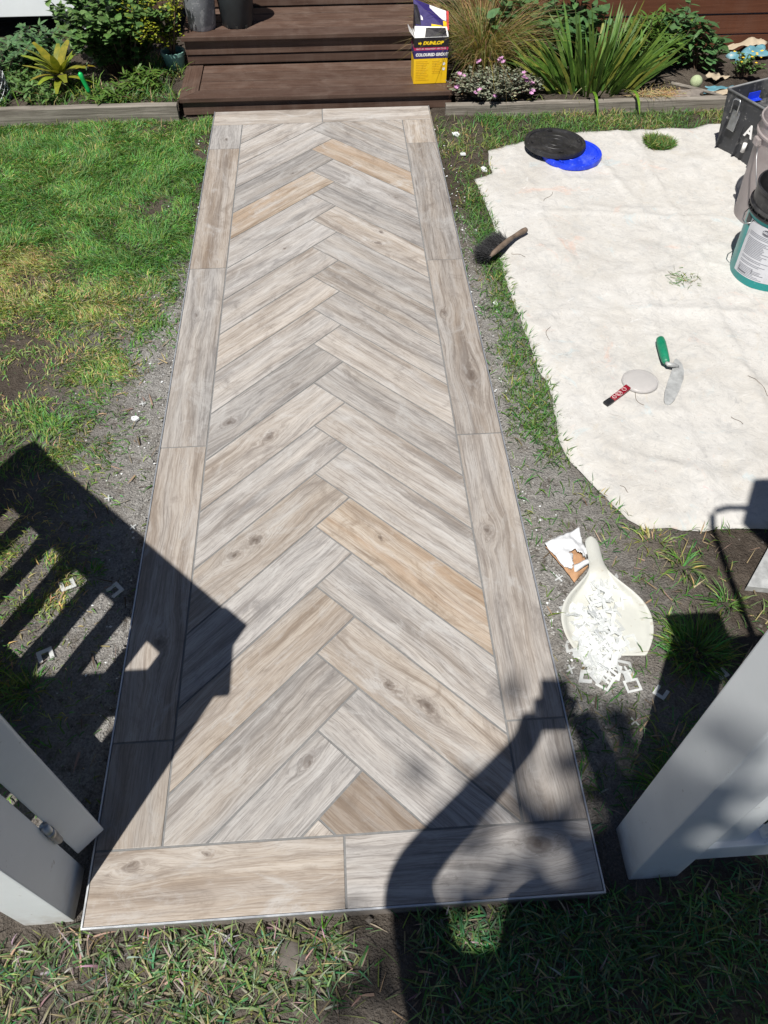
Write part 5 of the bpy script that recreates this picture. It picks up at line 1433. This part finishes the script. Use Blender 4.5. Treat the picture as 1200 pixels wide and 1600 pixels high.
for (bx2, L, dx) in ((-0.05, 0.22, 0.02), (0.17, 0.2, 0.1)):
    mb = MB(); leaf_quad(mb, (bx2, -0.12, 0.05), (dx, -1.0, 0.35), L, 0.016, (0, 0.2, 1), 1.9, (1.5, 1.5, 0.8), 5)
    mb.build('strap_leaf', M['strap'], sp, True)

# dry grass clump beside the steps
n = 2100
a = rng.uniform(0, 6.283, n); q = 0.09 * np.sqrt(rng.random(n))
dg_ = thing('dry_grass_clump', 'tall straw coloured ornamental grass clump right of the steps', 'grass clump', (1.50, 4.33, 0.03))
gs = rng.random(n)
tt = np.where((gs < 0.35)[:, None], np.stack([rng.uniform(0.10, 0.16, n), rng.uniform(0.14, 0.19, n), rng.uniform(0.03, 0.05, n)], 1), np.stack([rng.uniform(0.26, 0.46, n), rng.uniform(0.20, 0.36, n), rng.uniform(0.08, 0.18, n)], 1))
blades('grass_stalks', np.column_stack([q * np.cos(a), q * np.sin(a), np.zeros(n)]), rng.uniform(0.28, 0.66, n), rng.uniform(0.002, 0.0045, n), 0.05 + 0.55 * q / 0.09 * rng.random(n), a + rng.normal(0, 0.6, n), tt, M['grass'], None, dg_, 0.35, 'stuff', 5)

# bromeliad, each leaf a part
bm_ = thing('bromeliad', 'yellow green bromeliad rosette in the left bed', 'plant', (-0.845, 4.215, 0.10))
MB().tube([(0, 0, -0.06), (0, 0, 0.04)], [0.035, 0.03], 10).build('stem', M['bark'], bm_)
for k in range(26):
    a = k * 2.399; q = k / 26
    lean = 1.35 - 0.85 * q
    d = (math.cos(a) * math.sin(lean), math.sin(a) * math.sin(lean), math.cos(lean))
    mb = MB()
    leaf_quad(mb, (0.015 * math.cos(a), 0.015 * math.sin(a), 0.02 + 0.05 * q), d, rnd.uniform(0.13, 0.19), rnd.uniform(0.038, 0.052), (0, 0, 1), rnd.uniform(0.3, 1.1), (rnd.uniform(0.7, 1.2), rnd.uniform(0.75, 1.15), 1) if rnd.random() < 0.9 else (1.1, 0.45, 0.8), 5, tip=0.35)
    lf = mb.build('rosette_leaf', M['brom'], bm_, True)
# jade plant over the mint pot
jd = thing('jade_plant', 'yellow green jade plant arching over the mint pot', 'plant', (-0.258, 4.47, 0.12))
sb, fo = MB(), MB()
for k in range(15):
    a = rnd.uniform(0, 6.283)
    pts = [Vector((0, 0, 0))]
    d = Vector((math.cos(a) * 0.35, math.sin(a) * 0.35, 1)).normalized()
    for j in range(7):
        pts.append(pts[-1] + d * 0.055)
        d = (d + Vector((rnd.uniform(-.3, .25), rnd.uniform(-.35, .25), rnd.uniform(-.35, .1)))).normalized()
    sb.tube(pts, [0.008, 0.007, 0.006, 0.005, 0.004, 0.003, 0.002, 0.0015], 6)
    for j in range(2, 8):
        for m in range(13):
            c_ = pts[j] + Vector((rnd.gauss(0, .02), rnd.gauss(0, .02), rnd.gauss(0, .02)))
            leaf_quad(fo, c_, (rnd.uniform(-1, 1), rnd.uniform(-1, 1), rnd.uniform(-.2, .8)), 0.017, 0.014, (0, 0, 1), 0.1, rtint(0.7, 1.3), 3)
sb.build('stem', M['bark'], jd, True)
fo.build('foliage', M['jade'], jd)['kind'] = 'stuff'

# garden trowel stuck in the left bed
gt = thing('garden_trowel', 'garden trowel with bright green handle stuck in the left bed', 'trowel', (-0.662, 4.085, 0.045))
gt.rotation_euler = (R(8), R(-10), 0)
MB().tube([(0, 0, 0.060), (0, 0, 0.068), (0, 0, 0.085), (0, 0, 0.14), (0, 0, 0.160), (0, 0, 0.168)], [0.009, 0.0135, 0.011, 0.0125, 0.0125, 0.005], 12).build('handle', M['bright_green'], gt, True)
MB().tube([(0, 0, 0.03), (0, 0, 0.062)], 0.004, 8).build('shank', M['steel'], gt)
MB().add([(-0.022, 0, 0.045), (-0.024, 0.004, 0.0), (0, 0.006, -0.05), (0.024, 0.004, 0.0), (0.022, 0, 0.045), (0, 0.010, 0.0), (0, 0.008, 0.045)], [(0, 1, 5, 6), (1, 2, 5), (2, 3, 5), (3, 4, 6, 5)]).build('blade', M['black_plastic'], gt)

# roll of wire netting at the far left
wr = thing('netting_roll', 'roll of pale wire netting standing in the left bed', 'netting', (-1.18, 4.13, 0.045))
mb = MB()
for k in range(12):
    for sgn in (1, -1):
        pts = []
        for j in range(9):
            aa = 6.283 * k / 12 + sgn * j * 0.262; zz = j * 0.018
            pts.append((0.065 * math.cos(aa), 0.065 * math.sin(aa), zz))
        mb.tube(pts, 0.0016, 4)
mb.build('wire', M['shard'], wr)
MB().lathe([(0.0005, 0.0), (0.060, 0.0), (0.060, 0.14), (0.0005, 0.14)], 24).build('core', M['black_plastic'], wr, True)

# rubble, ball and tarpaulin scraps in the right bed
bb = MB()
bb.lathe([(0.033 * math.sin(math.pi * j / 14) + 0.0001, -0.033 * math.cos(math.pi * j / 14)) for j in range(15)], 28)
bl3 = tag(bb.build('tennis_ball', M['ball'], None, True, loc=(2.655, 4.035, 0.085)), 'faded pale green ball resting in the right hand bed', 'ball')
def scrap(name, label, cat, cx, cy, z, sx_, sy_, rz, mat, seed, amp=0.02):
    vs, f_ = [], []
    nx, ny = 16, 12
    for j in range(ny + 1):
        for i in range(nx + 1):
            u_, v_ = i / nx - .5, j / ny - .5
            k = 1 + 0.25 * mnoise.noise(Vector((math.atan2(v_, u_) * 1.5, seed, 0)))
            p = Vector((u_ * sx_ * k, v_ * sy_ * k, 0))
            vs.append((p.x, p.y, amp * mnoise.turbulence(Vector((p.x * 14, p.y * 14, seed)), 3, False)))
    for j in range(ny):
        for i in range(nx): f_.append((j * (nx + 1) + i, j * (nx + 1) + i + 1, (j + 1) * (nx + 1) + i + 1, (j + 1) * (nx + 1) + i))
    o = MB().add(vs, f_).build(name, M[mat], None, True, loc=(cx, cy, z), rot=(R(6), R(-4), rz))
    m = o.modifiers.new('thickness', 'SOLIDIFY'); m.thickness = 0.002
    return tag(o, label, cat)
scrap('plastic_scrap', 'crumpled pale blue plastic scrap beneath the timber wall', 'scrap', 3.12, 4.45, 0.07, 0.24, 0.10, 0.3, 'tarp', 3.3, 0.03)
scrap('plastic_scrap', 'torn blue plastic scrap beside the faded ball', 'scrap', 2.82, 4.02, 0.055, 0.20, 0.05, -0.1, 'tarp', 6.1)
scrap('cardboard_scrap', 'weathered cardboard scrap in front of the timber wall', 'scrap', 3.10, 4.55, 0.08, 0.30, 0.07, 0.1, 'cardboard', 1.7)
scrap('cardboard_scrap', 'flattened cardboard piece left of the yellow flowered shrub', 'scrap', 2.83, 4.17, 0.055, 0.11, 0.08, 0.5, 'cardboard', 8.7, 0.03)
scrap('cardboard_scrap', 'long cardboard strip behind the tool box rim', 'scrap', 2.90, 3.98, 0.05, 0.30, 0.05, 0.0, 'cardboard', 12.7)
scrap('cement_scrap', 'pale flat cement bag behind the low sleeper', 'scrap', 2.52, 3.965, 0.05, 0.30, 0.09, -0.05, 'mortar', 4.9, 0.012)
MB_ = MB().tube([(-0.14, 0.05, 0.03), (0.0, 0.0, 0.015), (0.12, -0.06, 0.0)], [0.010, 0.009, 0.008], 8)
tag(MB_.build('stick', M['sleeper'], None, True, loc=(2.66, 4.0, 0.045)), 'grey weathered stick lying in front of the faded ball', 'stick')
n = 260
xx = rng.normal(2.42, 0.07, n); yy = rng.normal(3.965, 0.02, n)
blades('straw_litter', np.column_stack([xx, yy, np.full(n, 0.052)]), rng.uniform(0.05, 0.12, n), rng.uniform(0.002, 0.004, n), rng.uniform(1.2, 1.5, n), rng.uniform(0, 6.283, n), np.stack([rng.uniform(.3, .5, n), rng.uniform(.23, .37, n), rng.uniform(.1, .19, n)], 1), M['litter'], 'dry straw at the foot of the strappy clump', bend=0.1)

# ------------------------------------------------------------------ things behind the viewpoint that throw the shadows
def skin_body(name, verts, edges, radii, mat, parent, root):
    me = bpy.data.meshes.new(name)
    me.from_pydata(verts, edges, [])
    o = link(name, me, mat, parent)
    sm = o.modifiers.new('skin', 'SKIN')
    sm.use_smooth_shade = True
    for i, r in enumerate(radii):
        v = me.skin_vertices[0].data[i]
        v.radius = (r, r) if not isinstance(r, tuple) else r
        v.use_root = (i == root)
    s2 = o.modifiers.new('sub', 'SUBSURF'); s2.levels = 1; s2.render_levels = 2
    return o
cq = cam.rotation_euler.to_matrix()
cl = Vector(cam.location)
person = thing('person', 'photographer in dark clothes holding a phone up in both hands', 'person', (0.54, -0.90, 0))
cx_, cy_ = 0.54, -0.90
def P_(x, y, z): return (x - cx_, y - cy_, z)
V = [P_(0.55, -0.90, 0.98), P_(0.55, -0.89, 1.15), P_(0.55, -0.87, 1.38), P_(0.56, -0.85, 1.51), P_(0.565, -0.81, 1.60), P_(0.57, -0.79, 1.71),
     P_(0.37, -0.84, 1.44), P_(0.33, -0.66, 1.47), P_(0.335, -0.62, 1.50), tuple(cl + cq @ Vector((-0.085, -0.125, 0.075)) - Vector((0.54, -0.90, 0))), tuple(cl + cq @ Vector((-0.056, -0.055, 0.055)) - Vector((0.54, -0.90, 0))),
     P_(0.74, -0.84, 1.44), P_(0.87, -0.68, 1.50), P_(0.88, -0.65, 1.53), tuple(cl + cq @ Vector((0.085, -0.125, 0.075)) - Vector((0.54, -0.90, 0))), tuple(cl + cq @ Vector((0.056, -0.055, 0.055)) - Vector((0.54, -0.90, 0))),
     P_(0.46, -0.90, 0.92), P_(0.45, -0.86, 0.50), P_(0.44, -0.90, 0.09), P_(0.43, -0.78, 0.035),
     P_(0.65, -0.90, 0.92), P_(0.66, -0.86, 0.50), P_(0.67, -0.90, 0.09), P_(0.69, -0.78, 0.035)]
E_ = [(0, 1), (1, 2), (2, 3), (3, 4), (4, 5), (2, 6), (6, 7), (7, 8), (8, 9), (9, 10), (2, 11), (11, 12), (12, 13), (13, 14), (14, 15), (0, 16), (16, 17), (17, 18), (18, 19), (0, 20), (20, 21), (21, 22), (22, 23)]
rad = [(0.17, 0.12), (0.15, 0.11), (0.16, 0.11), 0.055, 0.075, 0.085, 0.075, 0.064, 0.054, 0.034, 0.036, 0.075, 0.064, 0.054, 0.034, 0.036, 0.09, 0.06, 0.04, 0.04, 0.09, 0.06, 0.04, 0.04]
skin_body('body', V, E_, rad, M['cloth_blue'], person, 0)
def cam_pt(x, y, z): return tuple(cl + cq @ Vector((x, y, z)) - Vector(person.location))
for sgn in (-1, 1):
    for k in range(4):
        skin_body('finger', [cam_pt(sgn * 0.047, -0.090 + 0.018 * k, 0.035), cam_pt(sgn * 0.049, -0.090 + 0.018 * k, 0.014), cam_pt(sgn * 0.036, -0.089 + 0.017 * k, 0.012)], [(0, 1), (1, 2)], [0.011, 0.010, 0.008], M['skin'], person, 0)
    skin_body('thumb', [cam_pt(sgn * 0.050, -0.05, 0.04), cam_pt(sgn * 0.040, -0.03, 0.036), cam_pt(sgn * 0.020, -0.02, 0.030)], [(0, 1), (1, 2)], [0.012, 0.010, 0.008], M['skin'], person, 0)
phone = MB().box(-0.037, 0.037, -0.112, 0.022, 0.012, 0.020).build('phone', M['blackcard'], None, bevel=0.003, loc=cam.location, rot=cam.rotation_euler)
tag(phone, 'black phone held in the photographer\'s hands above the gateway', 'phone')

# unseen bent hook and hexagon, added only to cast a shadow on the sheet
hk = thing('shadow_caster', 'unseen bent hook and hexagon added to cast a shadow on the sheet', 'shadow caster', (1.44, 0.10, 1.195))
hk.location = (1.44, 0.10, 1.142)
def H_(x, z): return (x - 1.44, 0.0, (z - 1.195) * 0.955)
Z_ = TAN / 1.921
MB().tube([H_(1.4375, 1.196), H_(1.33, 1.63), H_(1.235, 2.03), H_(1.222, 2.12), H_(1.232, 2.165), H_(1.26, 2.185), H_(1.34, 2.185), H_(1.46, 2.18)], 0.011, 8).build('hook', M['wire'], hk, True)
MB().lathe([(0.001, 0.02), (0.06, 0.0), (0.13, -0.07), (0.13, -0.20), (0.06, -0.26), (0.001, -0.26)], 6, H_(1.455, 2.26)).build('hexagon_caster', M['black_plastic'], hk)

# tree behind the viewpoint whose crown dapples the gateway
# its shade falls (height / tan(elevation)) along the sun's heading; the crown sits 6.5 m up so the dapples are soft
tree = thing('shade_tree', 'tall leafy tree behind the gateway shading the foreground', 'tree', (-0.65, -3.75, 0))
MB().tube([(0, 0, -0.1), (0.04, 0.05, 2.0), (0.10, 0.15, 4.0), (0.22, 0.30, 5.6)], [0.13, 0.10, 0.07, 0.035], 10).build('trunk', M['bark'], tree, True)
lim = MB(); fo = MB()
cen = Vector((0.165, 0.485, 6.5))
for k in range(74):
    p0 = Vector((0.06 + rnd.uniform(0, 0.14), 0.1 + rnd.uniform(0, 0.18), rnd.uniform(3.6, 5.4)))
    p2 = cen + Vector((rnd.gauss(0, 0.25), rnd.gauss(0, 0.22), rnd.gauss(0, 0.28)))
    p1 = p0.lerp(p2, 0.5) + Vector((0, 0, 0.12))
    lim.tube([p0, p1, p2], [0.016, 0.010, 0.003], 5)
    for m in range(17):
        p = p2 + Vector((rnd.gauss(0, .10), rnd.gauss(0, .10), rnd.gauss(0, .10)))
        leaf_quad(fo, p, (rnd.uniform(-1, 1), rnd.uniform(-1, 1), rnd.uniform(-.6, .4)), 0.095, 0.052, (0, 0, 1), 0.3, rtint(), 3)
lim.build('limb', M['bark'], tree, True)
fo.build('crown', M['treeleaf'], tree)['kind'] = 'stuff'
